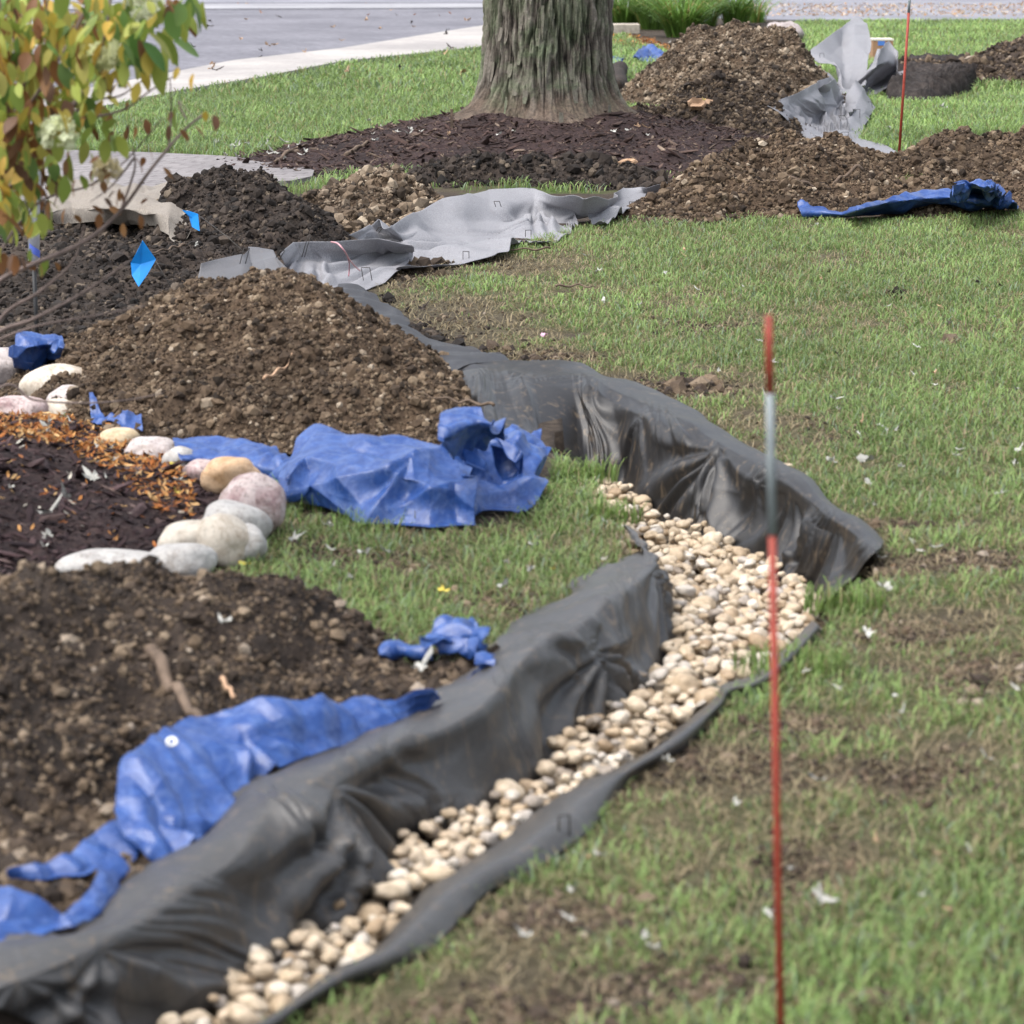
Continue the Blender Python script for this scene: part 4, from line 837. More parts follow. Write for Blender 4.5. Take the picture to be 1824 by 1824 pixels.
# ------------------------------------------------------------------ tree
def tree():
    base = WY(975, 215, 18.6); cx, cy = WY(971, 100, 18.6)[0], 18.6
    nt_, nz = 620, 560
    th = np.linspace(0, 2*np.pi, nt_, endpoint=False); zz_ = np.concatenate([np.linspace(-.05, 1.4, nz-60), np.linspace(1.42, 5.5, 60)])
    TH, ZZ = np.meshgrid(th, zz_)
    z = ZZ-.23
    r = .418+.27*np.exp(-np.maximum(z, -.06)/.10)*(.66+.34*np.cos(TH*5+.9)+.22*np.cos(TH*3+2.1))+.06*np.exp(-np.maximum(z, 0)/.3)-.008*ZZ
    r += .02*np.cos(TH*4+1)+.012*np.cos(TH*7)
    cs, sn = np.cos(TH), np.sin(TH)
    wob = .35*perlin(cs*2, sn*2, ZZ*1.5, 500)
    fl = ZZ*1.0
    n1 = perlin(cs*8+wob, sn*8+wob, fl*1.2, 501); n2 = perlin(cs*19+wob*2, sn*19+wob*2, fl*3.2, 502); n3 = perlin(cs*40, sn*40, ZZ*9, 503)
    plate = perlin(cs*10+.6*perlin(cs*6, sn*6, ZZ*5, 507), sn*10, ZZ*5+.8*n1, 505)
    fur = np.clip(np.abs(n1)*3.2, 0, 1)**.55*.020+np.clip(np.abs(n2)*3.0, 0, 1)**.6*.014+.006*fbm(cs*30, sn*30, ZZ*14, 3, 508)+n3*.008+.008*np.sign(plate)*np.clip(np.abs(plate)*5, 0, 1)
    low = sstep(.46, .25, ZZ)
    r = r+fur*(1-.5*low)+low*.012*fbm(cs*12, sn*12, ZZ*12, 3, 504)
    V = np.stack([cx+r*cs+.01*ZZ, cy+r*sn, ZZ], -1).reshape(-1, 3)
    idx = np.arange(V.shape[0]).reshape(len(zz_), nt_)
    q = np.stack([idx[:-1], np.roll(idx, -1, 1)[:-1], np.roll(idx, -1, 1)[1:], idx[1:]], -1).reshape(-1, 4)
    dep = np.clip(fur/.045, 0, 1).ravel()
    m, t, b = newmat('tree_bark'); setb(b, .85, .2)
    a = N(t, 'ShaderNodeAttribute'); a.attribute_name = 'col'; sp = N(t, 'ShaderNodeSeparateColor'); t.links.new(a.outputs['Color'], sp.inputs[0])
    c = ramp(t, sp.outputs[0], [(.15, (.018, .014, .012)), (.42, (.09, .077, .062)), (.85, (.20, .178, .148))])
    lic = ramp(t, noise(t, 3.0, 7, .75, None, .8), [(.45, (0, 0, 0)), (.62, (.62, .62, .62))])
    c = mixc(t, lic, c, mixc(t, sp.outputs[0], (.035, .05, .022), (.15, .21, .105)))
    c = mixc(t, sp.outputs[1], c, ramp(t, noise(t, 22, 7, .75), [(.35, (.05, .036, .028)), (.62, (.17, .125, .095))]))
    v2 = ramp(t, noise(t, 60, 6, .7), [(.3, (.6, .6, .6)), (.7, (1.25, 1.25, 1.25))]); c = mixc(t, 1.0, c, v2, 'MULTIPLY')
    t.links.new(c, b.inputs['Base Color']); bump(t, b, noise(t, 1, 8, .75, scaled(t, (90, 90, 22))), .9, .012)
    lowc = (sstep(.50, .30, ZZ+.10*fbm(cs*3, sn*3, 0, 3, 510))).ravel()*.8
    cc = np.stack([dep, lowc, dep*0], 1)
    e = empty('tree', (cx, cy, 0), 'thick tree trunk with furrowed lichen green bark rising from the mulch', 'tree')
    # loose bark plates peeling off the furrowed sides
    vv, fc = Bag(), None; bg = Bag(); rr2 = random.Random(3)
    for k in range(26):
        a_ = rr2.uniform(math.pi, 2*math.pi); z0 = rr2.uniform(.22, 1.3); L = rr2.uniform(.06, .16); W_ = rr2.uniform(.012, .03)
        zi = np.searchsorted(zz_, z0); ai = int(a_/(2*math.pi)*nt_) % nt_; r0 = r[zi, ai]
        rad = Vector((math.cos(a_), math.sin(a_), 0)); tan = Vector((-math.sin(a_), math.cos(a_), 0)); P0 = Vector((cx, cy, z0))+rad*(r0-.006)
        pts_ = []
        for j in range(5):
            t_ = j/4; off = rad*(.022*(1-t_)**2); w_ = W_*(.5+.8*t_*(1.2-t_))
            for s_ in (-1, 1): pts_.append(P0+Vector((0, 0, L*t_-.02))+off+tan*(w_*s_+rr2.uniform(-.003, .003)))
        bg.add([p[:] for p in pts_], [(2*j, 2*j+1, 2*j+3, 2*j+2) for j in range(4)])
    FV = np.array(bg.v); FF = np.array(bg.f)+len(V); fc_ = np.zeros((len(FV), 3)); fc_[:, 0] = .75
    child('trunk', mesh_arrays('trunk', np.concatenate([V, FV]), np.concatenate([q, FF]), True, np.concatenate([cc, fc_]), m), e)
tree()

# ------------------------------------------------------------------ stakes, flags, staples
def stake(base, top, r_, segs, label):
    e = empty('marker_stake', tuple(base), label, 'marker stake', 'thin marker stakes')
    base, top = Vector(base), Vector(top)
    for (a, b_, nm, mt) in segs:
        bg = Bag(); bg.tube([base.lerp(top, a), base.lerp(top, (a+b_)/2), base.lerp(top, b_)], r_*(1.12 if nm == 'reflective_band' else 1), 14)
        child(nm, bg.mesh(nm, M[mt]), e)
    return e
b0 = G(1395, 1880, 0); tp = WY(1369, 562, b0[1]+.03)
LZ = tp[2]
stake(b0-np.array((0, 0, .08)), tp, .0056, [(0, .735, 'rod', 'orange'), (.735, .907, 'reflective_band', 'reflect'), (.907, 1, 'rod_tip', 'orange')], 'orange red stake with a grey band, in the near right foreground')
b1 = G(1601, 272, 0.02); b1 = WY(1601, 265, 16.2); tp1 = WY(1619, 3, 16.2)
stake(b1-np.array((0, 0, .12)), WY(1621, -12, 16.2), .0085, [(0, .89, 'rod', 'orange'), (.89, 1, 'rod_tip', 'reflect')], 'slim orange stake standing by the far crumpled fabric and right soil heap')
def flag(fp, bp, Y, poly, label):
    """wire from ground to flag, flag polygon traced in px at distance Y"""
    e = empty('marker_flag', tuple(bp), label, 'marker flag', 'blue utility flags')
    bg = Bag(); P0 = Vector(bp)-Vector((0, 0, .05)); P1 = Vector(WY(*fp, Y)); bg.tube([P0, P0.lerp(P1, .5)+Vector((0, 0, .01)), P1], .0022, 6); child('wire', bg.mesh('wire', M['wire']), e)
    n = len(poly); V = [WY(x, y, Y+.02*math.sin(i*1.7)) for i, (x, y) in enumerate(poly)]; c = sum(V)/n+np.array((0, .012, 0))
    bg = Bag(); bg.add(V+[c], [(i, (i+1) % n, n) for i in range(n)]); o = child('flag', bg.mesh('flag', M['flagblue'], False), e)
    md = o.modifiers.new('t', 'SOLIDIFY'); md.thickness = .0015
flag((277,464), WY(322,530,10.9), 10.9, [(254,428),(278,462),(262,490),(247,511),(235,490),(233,468),(245,446)], 'larger blue flag on a wire standing in dark soil left of the light brown pile')
flag((352,382), WY(456,450,12.4), 12.7, [(324,374),(338,376),(353,381),(356,412),(342,404),(337,386)], 'small folded blue flag on a leaning wire beside the burlap')
SM = None
def staple(px, py, z, w_, h_, lean, label_i, rz=0.0):
    g_ = Vector(G(px, py, z)); bg = Bag()
    a = Vector((-w_/2*math.cos(rz), -w_/2*math.sin(rz), -.02)); b_ = Vector((w_/2*math.cos(rz), w_/2*math.sin(rz), -.02)); up = Vector((lean, 0, h_))
    bg.tube([a, a*.99+up*.5, a+up, a+up+(b_-a)*.06, b_+up-(b_-a)*.06, b_+up, b_*.99+up*.5, b_], .0018, 5)
    me = bg.mesh('landscape_staple', M['wire']); o = link('landscape_staple', me); o.location = g_
    tag(o, label_i, 'staple', 'wire staples in the fabric')
for i, (px, py, z, w_, h_, ln, lab) in enumerate([
 (1130,372,.04,.04,.06,-.01,'square topped wire staple at the right tip of the pale grey fabric'),
 (941,415,.04,.03,.035,0,'small wire staple in the front edge of the pale fabric, below the tree'),
 (830,455,.04,.03,.04,0,'wire staple at the front hem of the pale fabric, left of centre'),
 (888,362,.15,.03,.03,-.01,'tiny wire staple near the top edge of the pale fabric'),
 (702,400,.12,.02,.05,.02,'leaning wire staple where the pale fabric narrows'),
 (668,412,.12,.02,.04,.03,'leaning wire staple in the small left flap of pale fabric'),
 (655,492,.05,.04,.06,-.01,'wire staple beside the pink wire end'),
 (432,462,.17,.025,.07,.02,'wire staple in the dark folded fabric end, leftmost'),
 (495,452,.2,.02,.035,.02,'short wire staple at the fold of dark and pale fabric'),
 (540,450,.16,.012,.1,.03,'tall thin wire staple crossing the pale fabric fold at left'),
 (1005,1480,.03,.02,.05,0,'wire staple pinning the near black fabric strip'),
 (1526,208,.08,.05,.08,0,'tall wire staple in the far silvery fabric, nearest the stake'),
 (1508,222,.08,.05,.09,-.04,'leaning wire staple in the far silvery fabric, centre'),
 (1505,250,.06,.05,.08,0,'lowest wire staple in the far silvery fabric'),
 (1550,190,.08,.04,.06,-.01,'wire staple at the right corner of the far silvery fabric'),
 (1464,104,.3,.04,.07,0,'wire staple high in the upright far fabric fold')]):
    staple(px, py, z, w_, h_, ln, lab, .2*math.sin(i*2))
bg = Bag(); P_ = [G(590,431,.21),G(602,434,.25),G(614,448,.22),G(622,462,.17),G(632,474,.12),G(641,482,.07)]
bg.tube(crspline(np.array(P_), 24), .0035, 7); o = rebase(link('pink_wire', bg.mesh('pink_wire', M['pinkwire']))); tag(o, 'thin pink wire curving over the pale grey fabric', 'wire')
bg = Bag(); P_ = [G(618,455,.19),G(622,468,.15),G(622,480,.1),G(621,492,.07)]
bg.tube(crspline(np.array(P_), 12), .0025, 6); o = rebase(link('red_wire', bg.mesh('red_wire', plain('dull_red_wire', (.35, .10, .13))))); tag(o, 'short dull red wire hanging beside the pink one', 'wire')
# white and blue wrapped pole behind the shrub
e = empty('wrapped_pole', tuple(G(60, 560, 0)), 'white and blue wrapped pole standing behind the leafy shrub', 'pole')
P0 = WY(60, 465, 9.4); Pt = WY(68, -60, 9.4)
bg = Bag(); bg.tube([P0, (P0+Pt)/2, Pt], .021, 14); child('wrap', bg.mesh('wrap', M['white']), e)
for k, (ya, yb) in enumerate(((45,70),(95,125),(140,190),(236,250),(320,345),(430,460))):
    a = WY(66-ya*.01, ya, 9.4); c = WY(66-yb*.01, yb, 9.4); V, Fc = [], []
    for i in range(9):
        t_ = i/8; ang = math.pi*1.15+t_*2.4
        for d_ in (0, 1): 
            p = a+(c-a)*(t_*.55+d_*.45); V.append((p[0]+.0225*math.cos(ang), p[1]+.0225*math.sin(ang), p[2]))
    bg = Bag(); bg.add(V, [(2*i, 2*i+2, 2*i+3, 2*i+1) for i in range(8)]); o = child('blue_stripe', bg.mesh('blue_stripe', M['bluewrap']), e)
bg = Bag(); bg.tube([G(60, 500, 0)*np.array((1, 1, 1))*0+np.array((P0[0], P0[1], -.02)), P0], .008, 8); child('pole', bg.mesh('pole', M['iron']), e)

# ------------------------------------------------------------------ far small things
bb = Bag(); g_ = G(1111, 61, 0); bb.box((g_[0], g_[1]+.12, .07), (.46, .22, .15), .05); me = bb.mesh('stone_block', M['stone_block'], False)
o = link('stone_block', me); rebase(o); md = o.modifiers.new('b', 'BEVEL'); md.width = .015; tag(o, 'pale rectangular stone block at the foot of the grassy plants behind the tree', 'stone block')
g_ = G(1398, 78, 0); v, f = lumpy(ICO3, .25, 1.3, 77); v = v*np.array((.27, .2, .17)); v[:, 2] += .12
o = link('rock', mesh_arrays('rock', v, f, True, mat=boulder_mat('far', (.26, .22, .21), (.42, .37, .36), .3))); o.location = (g_[0], g_[1]+.15, 0); tag(o, 'grey purple rock behind the tallest soil pile near the street', 'rock')
e = empty('cardboard_box', tuple(G(1573, 110, 0)), 'open cardboard box with a pale rim behind the crumpled silvery fabric', 'box')
c = G(1573, 110, 0); bb = Bag(); bb.box((c[0], c[1]+.2, .12), (.235, .3, .24)); me = bb.mesh('carton', M['card'], False); child('carton', me, e)
bb = Bag(); bb.box((c[0], c[1]+.2, .249), (.25, .31, .018)); child('rim', bb.mesh('rim', M['cardtop'], False), e)
bb = Bag(); bb.box((c[0]-.02, c[1]+.047, .21), (.08, .004, .05)); child('blue_print', bb.mesh('blue_print', M['cardblue'], False), e)
# bark slab
def bark_slab():
    a = np.array([[G(*p) for p in c] for c in [[(1578,178),(1590,160),(1600,140),(1625,122)],[(1640,182),(1650,160),(1650,140),(1660,122)],[(1690,175),(1700,158),(1700,140),(1705,122)],[(1720,165),(1735,152),(1745,138),(1752,124)]]])
    nu, nv = 160, 90; A = crspline(a, nu); A = np.swapaxes(crspline(np.swapaxes(A, 0, 1), nv), 0, 1)
    U, Vv = np.meshgrid(np.linspace(0, 1, nu), np.linspace(0, 1, nv), indexing='ij')
    ed = np.clip(np.minimum(np.minimum(U, 1-U)*14, np.minimum(Vv, 1-Vv)*7), 0, 1)**.5
    X, Y = A[..., 0], A[..., 1]
    A[..., 2] = -.02+ed*(.11+.05*ridged(X*1.6, Y*6, 0, 4, 61)+.03*ridged(X*7, Y*9, 0, 3, 62))
    A[..., 0] += .05*fbm(Y*5, X*2, 0, 2, 63)
    idx = np.arange(nu*nv).reshape(nu, nv); q = np.stack([idx[:-1, :-1], idx[1:, :-1], idx[1:, 1:], idx[:-1, 1:]], -1).reshape(-1, 4)
    o = rebase(link('sod_slab', mesh_arrays('sod_slab', A.reshape(-1, 3), q, True, mat=soil_mat('dark_sod', (.012, .010, .009), (.033, .027, .025), (.07, .06, .054), 18))))
    tag(o, 'dark cracked overturned sod slab lying on the bright far lawn', 'sod')
bark_slab()
# log beside the trunk
bg = Bag(); a = G(1098, 158, .09); c = G(1104, 118, .11)
pts_ = [a+(c-a)*t for t in np.linspace(0, 1, 9)]; bg.tube([p+np.array((.015*math.sin(i), 0, .01*math.cos(i*2))) for i, p in enumerate(pts_)], [.06, .085, .09, .088, .09, .085, .09, .08, .05], 18)
o = rebase(link('sod_roll', bg.mesh('sod_roll', M['soil']))); tag(o, 'dark rolled clump of sod right beside the tree trunk', 'sod')
# twigs and roots
def twig(pp, r0, label, z=.03, mat='twig', name='twig'):
    P_ = np.array([G(x, y, z) for x, y in pp]); Q = crspline(P_, 6*len(P_)); n = len(Q)
    Q[:, 2] += .006*np.sin(np.arange(n)*.9)
    Q[:, 2] = np.maximum(Q[:, 2], top_z(Q[:, 0], Q[:, 1])+r0*.6)
    bg = Bag(); bg.tube(Q, list(np.linspace(r0, r0*.4, n)), 7); o = rebase(link(name, bg.mesh(name, M[mat]))); tag(o, label, name)
twig([(1535,358),(1500,360),(1460,366),(1420,368),(1370,366),(1320,370)], .011, 'long thin root lying along the base of the brown soil ridge', .03, 'twig', 'root')
twig([(880,722),(840,716),(800,712),(740,700)], .006, 'pale twig sticking out over the right slope of the light brown pile', .12)
twig([(530,280),(510,284),(490,290)], .02, 'grey stick at the left rim of the tree mulch')
twig([(616,283),(640,276),(662,270)], .018, 'pale grey stick lying on the left side of the tree mulch', .05)
twig([(980,442),(935,444),(890,442)], .006, 'thin twig on the worn grass in front of the pale fabric')
twig([(990,510),(1030,508),(1060,512)], .006, 'dark twig on the worn lawn')
twig([(270,1200),(310,1240),(350,1275),(365,1285)], .016, 'thick grey brown stick half buried in the near soil pile', .1)
twig([(395,1210),(410,1230),(418,1245)], .006, 'short tan twig in the near soil pile just above the tarp', .12, 'wood')
twig([(330,436),(310,440),(290,446),(262,450)], .007, 'dark twig lying under the burlap corner', .1)
twig([(470,675),(495,660),(520,645)], .006, 'light orange twig on the light brown soil pile', .2, 'wood')
# wood chips
for px, py, sz_, lab in ((1247,246,.11,'pale split wood chunk lying between tree mulch and dark mound'),(1120,330,.05,'thin orange brown wood sliver behind the right tip of pale fabric'),(1180,790,.0,'')):
    if sz_ == 0: continue
    v, f = lumpy(ICO2, .5, 1.2, int(px)); v = v*np.array((sz_, sz_*.5, sz_*.5)); g_ = G(px, py, 0)
    o = link('wood_chunk', mesh_arrays('wood_chunk', v, f, False, mat=M['wood'])); z = float(top_z(np.array([g_[0]]), np.array([g_[1]]))[0]); o.location = (g_[0], g_[1], z+sz_*.3); tag(o, lab, 'wood chunk')
bb = Bag(); g_ = G(805, 281, 0); z = float(top_z(np.array([g_[0]]), np.array([g_[1]]))[0]); bb.box((g_[0], g_[1], z+.05), (.018, .012, .15)); bb.box((g_[0], g_[1], z+.128), (.02, .014, .008))
o = rebase(link('wooden_peg', bb.mesh('wooden_peg', M['twig'], False))); tag(o, 'short wooden peg stuck in the tree mulch left of the trunk', 'peg')

# ------------------------------------------------------------------ clump plants (daylily like) behind the pile
def blades_mesh(P, h, wd, lean, az, col0, tipcol=1.15, tgt=None):
    n = len(P); ca, sa = np.cos(az), np.sin(az); D = np.stack([ca, sa, ca*0], 1); Sd = np.stack([-sa, ca, ca*0], 1)
    up = np.array((0, 0, 1.0)); V = np.empty((n, 7, 3))
    for k, (t, wk) in enumerate(((0, 1), (.45, .95), (.8, .6))):
        c = P+D*(lean*t*t)[:, None]+up*(h*(t*(1.35-.35*t)))[:, None]*1.0
        V[:, 2*k] = c-Sd*(wd*wk/2)[:, None]; V[:, 2*k+1] = c+Sd*(wd*wk/2)[:, None]
    V[:, 6] = P+D*lean[:, None]+up*(h*(1-.35*np.minimum(lean/np.maximum(h, 1e-3), 1.2)*.6))[:, None]
    fb = np.array([(0, 1, 3), (0, 3, 2), (2, 3, 5), (2, 5, 4), (4, 5, 6)])
    Fc = (fb[None]+(np.arange(n)*7)[:, None, None]).reshape(-1, 3)
    C = np.repeat(col0, 7, 0)
    return V.reshape(-1, 3), Fc, np.clip(C, 0, 1)
def clump(px, py, n, h, spread, label, col=(.12, .22, .04)):
    g_ = G(px, py, 0); m = n; a = RNG.uniform(0, 2*np.pi, m); r_ = spread*np.sqrt(RNG.uniform(0, 1, m))*.24
    P = np.stack([g_[0]+r_*np.cos(a), g_[1]+r_*np.sin(a), np.zeros(m)], 1)
    m_ = 0; hh = h*1.35*RNG.uniform(.45, 1.15, m); C = np.array(col)*RNG.uniform(.6, 1.35, (m, 1))*np.array([1, 1, 1]); C[RNG.uniform(0, 1, m) < .08] = (.30, .24, .08)
    V, Fc, Cc = blades_mesh(P, hh, RNG.uniform(.012, .02, m), hh*RNG.uniform(.3, 1.6, m), a+RNG.normal(0, .4, m), C)
    o = link('grassy_plant', mesh_arrays('grassy_plant', V-np.array((g_[0], g_[1], 0)), Fc, True, Cc, M['grass'])); o.location = (g_[0], g_[1], 0)
    tag(o, label, 'plant', 'strap leaved plants by the street')
clump(1112,48,420,.42,.9,'strap leaved green plant right behind the stone block')
clump(1165,52,520,.5,.9,'large arching green strap leaved plant in the middle of the planting')
clump(1215,66,600,.42,.9,'bright green arching plant left of the tallest soil pile')
clump(1250,46,420,.5,.9,'strap leaved plant just behind the dark post')
clump(1310,44,300,.4,.8,'sparser green plant behind the crest of the tallest soil pile')
clump(1345,40,120,.3,.7,'thin outermost green tuft of the planting at right')
g_ = G(1214, 30, 0); bg = Bag(); bg.tube([(g_[0], g_[1], 0), (g_[0], g_[1], .5), (g_[0], g_[1], 1.2)], .045, 14); bg.tube([(g_[0], g_[1], 1.18), (g_[0], g_[1], 1.26)], .06, 14)
o = rebase(link('post', bg.mesh('post', M['iron']))); tag(o, 'black post rising out of the strap leaved plants near the street', 'post')

# ------------------------------------------------------------------ grass

def make_grass(name, ylo, yhi, dens, hh, ww, label, thatch=False, seed=1):
    rng = np.random.default_rng(seed); wf = .245
    area = wf*(yhi**2-ylo**2); n = int(area*dens)
    y = np.sqrt(rng.uniform(ylo**2, yhi**2, n)); x = rng.uniform(-wf, wf, n)*y
    d, th = grassiness(x, y); c = th if thatch else d
    clump_ = .55+.9*fbm(x*22, y*22, 0, 2, 91)
    k = rng.uniform(0, 1, n) < c*np.clip(clump_+.25, .15, 1.1)
    px, py = proj(x, y)
    for p in SPX: k &= ~inpoly(px, py, p)
    k &= ~in_trench(x, y)
    x, y, c = x[k], y[k], c[k]
    z = ground_z(x, y); mk = np.ones(len(x), bool)
    for f in ALLM: mk &= f(x, y) < .02
    x, y, z, c = x[mk], y[mk], z[mk], c[mk]; n = len(x)
    if n == 0: return None
    px, py = proj(x, y)
    pt = fbm(x*.9, y*.7, 0, 3, 55); u = rng.uniform(0, 1, (n, 1))
    if thatch:
        A = np.array((.36, .29, .17)); B = np.array((.15, .125, .07)); C = A*u+B*(1-u); h = rng.uniform(.004, .022, n)*1.4; lean = rng.uniform(.02, .06, n)
    else:
        A = np.array((.27, .375, .12)); B = np.array((.13, .21, .062)); C = A*u+B*(1-u)
        fresh = np.clip(.5+1.0*pt, 0, 1)[:, None]; C = C*(.75+.4*fresh)
        C = C*np.where(inpoly(px, py, lawn_ur) | inpoly(px, py, lawn_bt), 1.25, 1.0)[:, None]
        yl = (rng.uniform(0, 1, n) < .13); C[yl] = np.array((.26, .23, .10))*rng.uniform(.6, 1.1, (yl.sum(), 1))
        gb = (rng.uniform(0, 1, n) < .10); C[gb] = np.array((.20, .27, .17))*rng.uniform(.7, 1.1, (gb.sum(), 1))
        h = hh*rng.uniform(.35, 1.15, n)*(.55+.6*np.clip(c, 0, 1)); lean = h*rng.uniform(.3, 1.5, n)
    az = rng.uniform(0, 2*np.pi, n)+fbm(x*2, y*2, 0, 2, 66)*1.5
    V, Fc, Cc = blades_mesh(np.stack([x, y, z-.002], 1), h, ww*rng.uniform(.6, 1.3, n), lean, az, C)
    o = link(name, mesh_arrays(name, V, Fc, True, Cc, M['grass'])); tag(o, label, 'grass', None, 'stuff'); return n
tot = []
tot.append(make_grass('grass', 3.4, 6.0, 11000, .038, .0032, 'patchy worn lawn grass nearest the camera', seed=11))
tot.append(make_grass('grass', 6.0, 10.0, 9000, .038, .0034, 'patchy lawn grass beside the trench bend', seed=12))
tot.append(make_grass('grass', 10.0, 15.5, 5200, .038, .0045, 'lawn grass in front of the soil ridge', seed=13))
tot.append(make_grass('grass', 15.5, 24, 2200, .065, .007, 'green grass of the lawn around the tree', seed=14))
tot.append(make_grass('grass', 24, 42, 700, .075, .012, 'bright green far lawn by the street', seed=15))
tot.append(make_grass('dry_grass', 3.4, 7.0, 9000, .02, .0028, 'dead straw coloured thatch on the near lawn', True, 16))
tot.append(make_grass('dry_grass', 7.0, 15.5, 5000, .02, .004, 'dead straw coloured thatch on the middle lawn', True, 17))
print('GRASS', tot)
# taller edge tufts
def tuft(px, py, n, h, sp, label, z=0.0):
    n = int(n*.75); sp *= 1.7; h *= .85
    g_ = G(px, py, z); a = RNG.uniform(0, 2*np.pi, n); r_ = sp*np.sqrt(RNG.uniform(0, 1, n))
    P = np.stack([g_[0]+r_*np.cos(a), g_[1]+r_*np.sin(a)*.6, np.zeros(n)+z-.005], 1); hh = h*RNG.uniform(.5, 1.1, n)
    C = np.array((.17, .26, .065))*RNG.uniform(.5, 1.25, (n, 1)); C[RNG.uniform(0, 1, n) < .15] = (.26, .23, .11)
    V, Fc, Cc = blades_mesh(P, hh, RNG.uniform(.003, .0048, n), hh*RNG.uniform(.2, .9, n), RNG.uniform(0, 2*np.pi, n), C)
    o = link('grass_tuft', mesh_arrays('grass_tuft', V-np.array((g_[0], g_[1], 0)), Fc, True, Cc, M['grass'])); o.location = (g_[0], g_[1], 0); tag(o, label, 'grass tuft', 'taller grass tufts')
tuft(152,765,220,.10,.05,'green tuft between the cream boulder and the yellowish tan one')
tuft(500,345,260,.12,.22,'grass tuft at the end of the paver walkway')
tuft(540,905,120,.12,.08,'tall grass blades in front of the bulky blue tarp, left')
tuft(640,945,160,.08,.10,'grass blades at the lower hem of the bulky blue tarp')
tuft(348,835,60,.08,.03,'few grass blades between the boulders and the tarp end')
tuft(1500,1085,260,.09,.06,'bright grass tuft beside the right corner of the black fabric')
tuft(1410,1195,260,.08,.08,'bright grass tuft under the near lip of the fabric')
tuft(1040,855,200,.10,.06,'grass blades overhanging the trench beside the first pebbles')
tuft(1095,925,200,.08,.05,'grass at the inner bend of the black fabric')
tuft(1620,332,60,.12,.05,'small weed on the right soil heap', .1)

# ------------------------------------------------------------------ leaves
def leaf_proto(seed, lobes=5, curl=.5):
    r = random.Random(seed); V = [(0, 0, 0)]; n = 20; 
    for i in range(n):
        a = 2*math.pi*i/n; k = abs(math.cos(a*lobes/2+seed)); rad = (.42+.42*k)*r.uniform(.6, 1.25)*(1.25 if abs(math.sin(a)) < .5 else .75)
        if abs(a-math.pi) < .4: rad *= .5
        x, y = rad*math.cos(a), rad*math.sin(a); z = curl*1.5*(rad**2)*(.5+.5*math.cos(2*a+seed))+r.uniform(-.12, .14)
        V.append((x, y, z))
    return np.array(V), np.array([(0, 1+i, 1+(i+1) % n) for i in range(n)])
LP = [leaf_proto(i, 5, .35+.15*(i % 4)) for i in range(6)]
def oval_proto(seed, curl):
    V = [(-1, 0, .0), (-.4, -.38, curl*.3), (-.4, .38, curl*.3), (.3, -.36, curl*.25), (.3, .36, curl*.25), (1, 0, curl*.8), (-.4, 0, 0), (.3, 0, .0)]
    return np.array(V, float), np.array([(0, 1, 6), (0, 6, 2), (1, 3, 7), (1, 7, 6), (6, 7, 4), (6, 4, 2), (3, 5, 7), (7, 5, 4)])
OP = [oval_proto(i, c) for i, c in enumerate((.3, .6, -.3, .9))]
def leafmat(nm, c):
    m, t, b = newmat(nm); setb(b, .7, .2); r = N(t, 'ShaderNodeObjectInfo').outputs['Random']
    cc = ramp(t, r, [(0, tuple(x*.75 for x in c)), (1, tuple(min(1, x*1.15) for x in c))]); t.links.new(cc, b.inputs['Base Color']); return m
LM = {'silver': leafmat('silver_leaf', (.40, .395, .36)), 'tan': leafmat('tan_leaf', (.40, .27, .17)), 'yellow': leafmat('yellow_leaf', (.55, .45, .09)), 'dark': leafmat('dark_leaf', (.05, .04, .035)), 'orange': leafmat('orange_leaf', (.48, .20, .05)), 'pink': leafmat('pink_petal', (.62, .38, .5))}
LME = {}
def fallen(px, py, c, size, label, group, zr=None, i=0):
    k = (c, i % 6)
    if k not in LME: LME[k] = mesh_arrays('fallen_leaf', LP[i % 6][0], LP[i % 6][1], False, mat=LM[c])
    o = link('fallen_leaf', LME[k]); g_ = G(px, py, 0)
    for _ in range(6):
        z = float(top_z(np.array([g_[0]]), np.array([g_[1]]))[0]); g_ = G(px, py, z)
    o.location = (g_[0], g_[1], z+size*.45+.016); size *= 1.15; o.scale = (size, size*random.uniform(.35, .8), size*random.uniform(.7, 1.3)); o.rotation_euler = (random.uniform(-.5, .5), random.uniform(-.5, .5), random.uniform(0, 6.28))
    tag(o, label, 'leaf', group)
cnt = 0
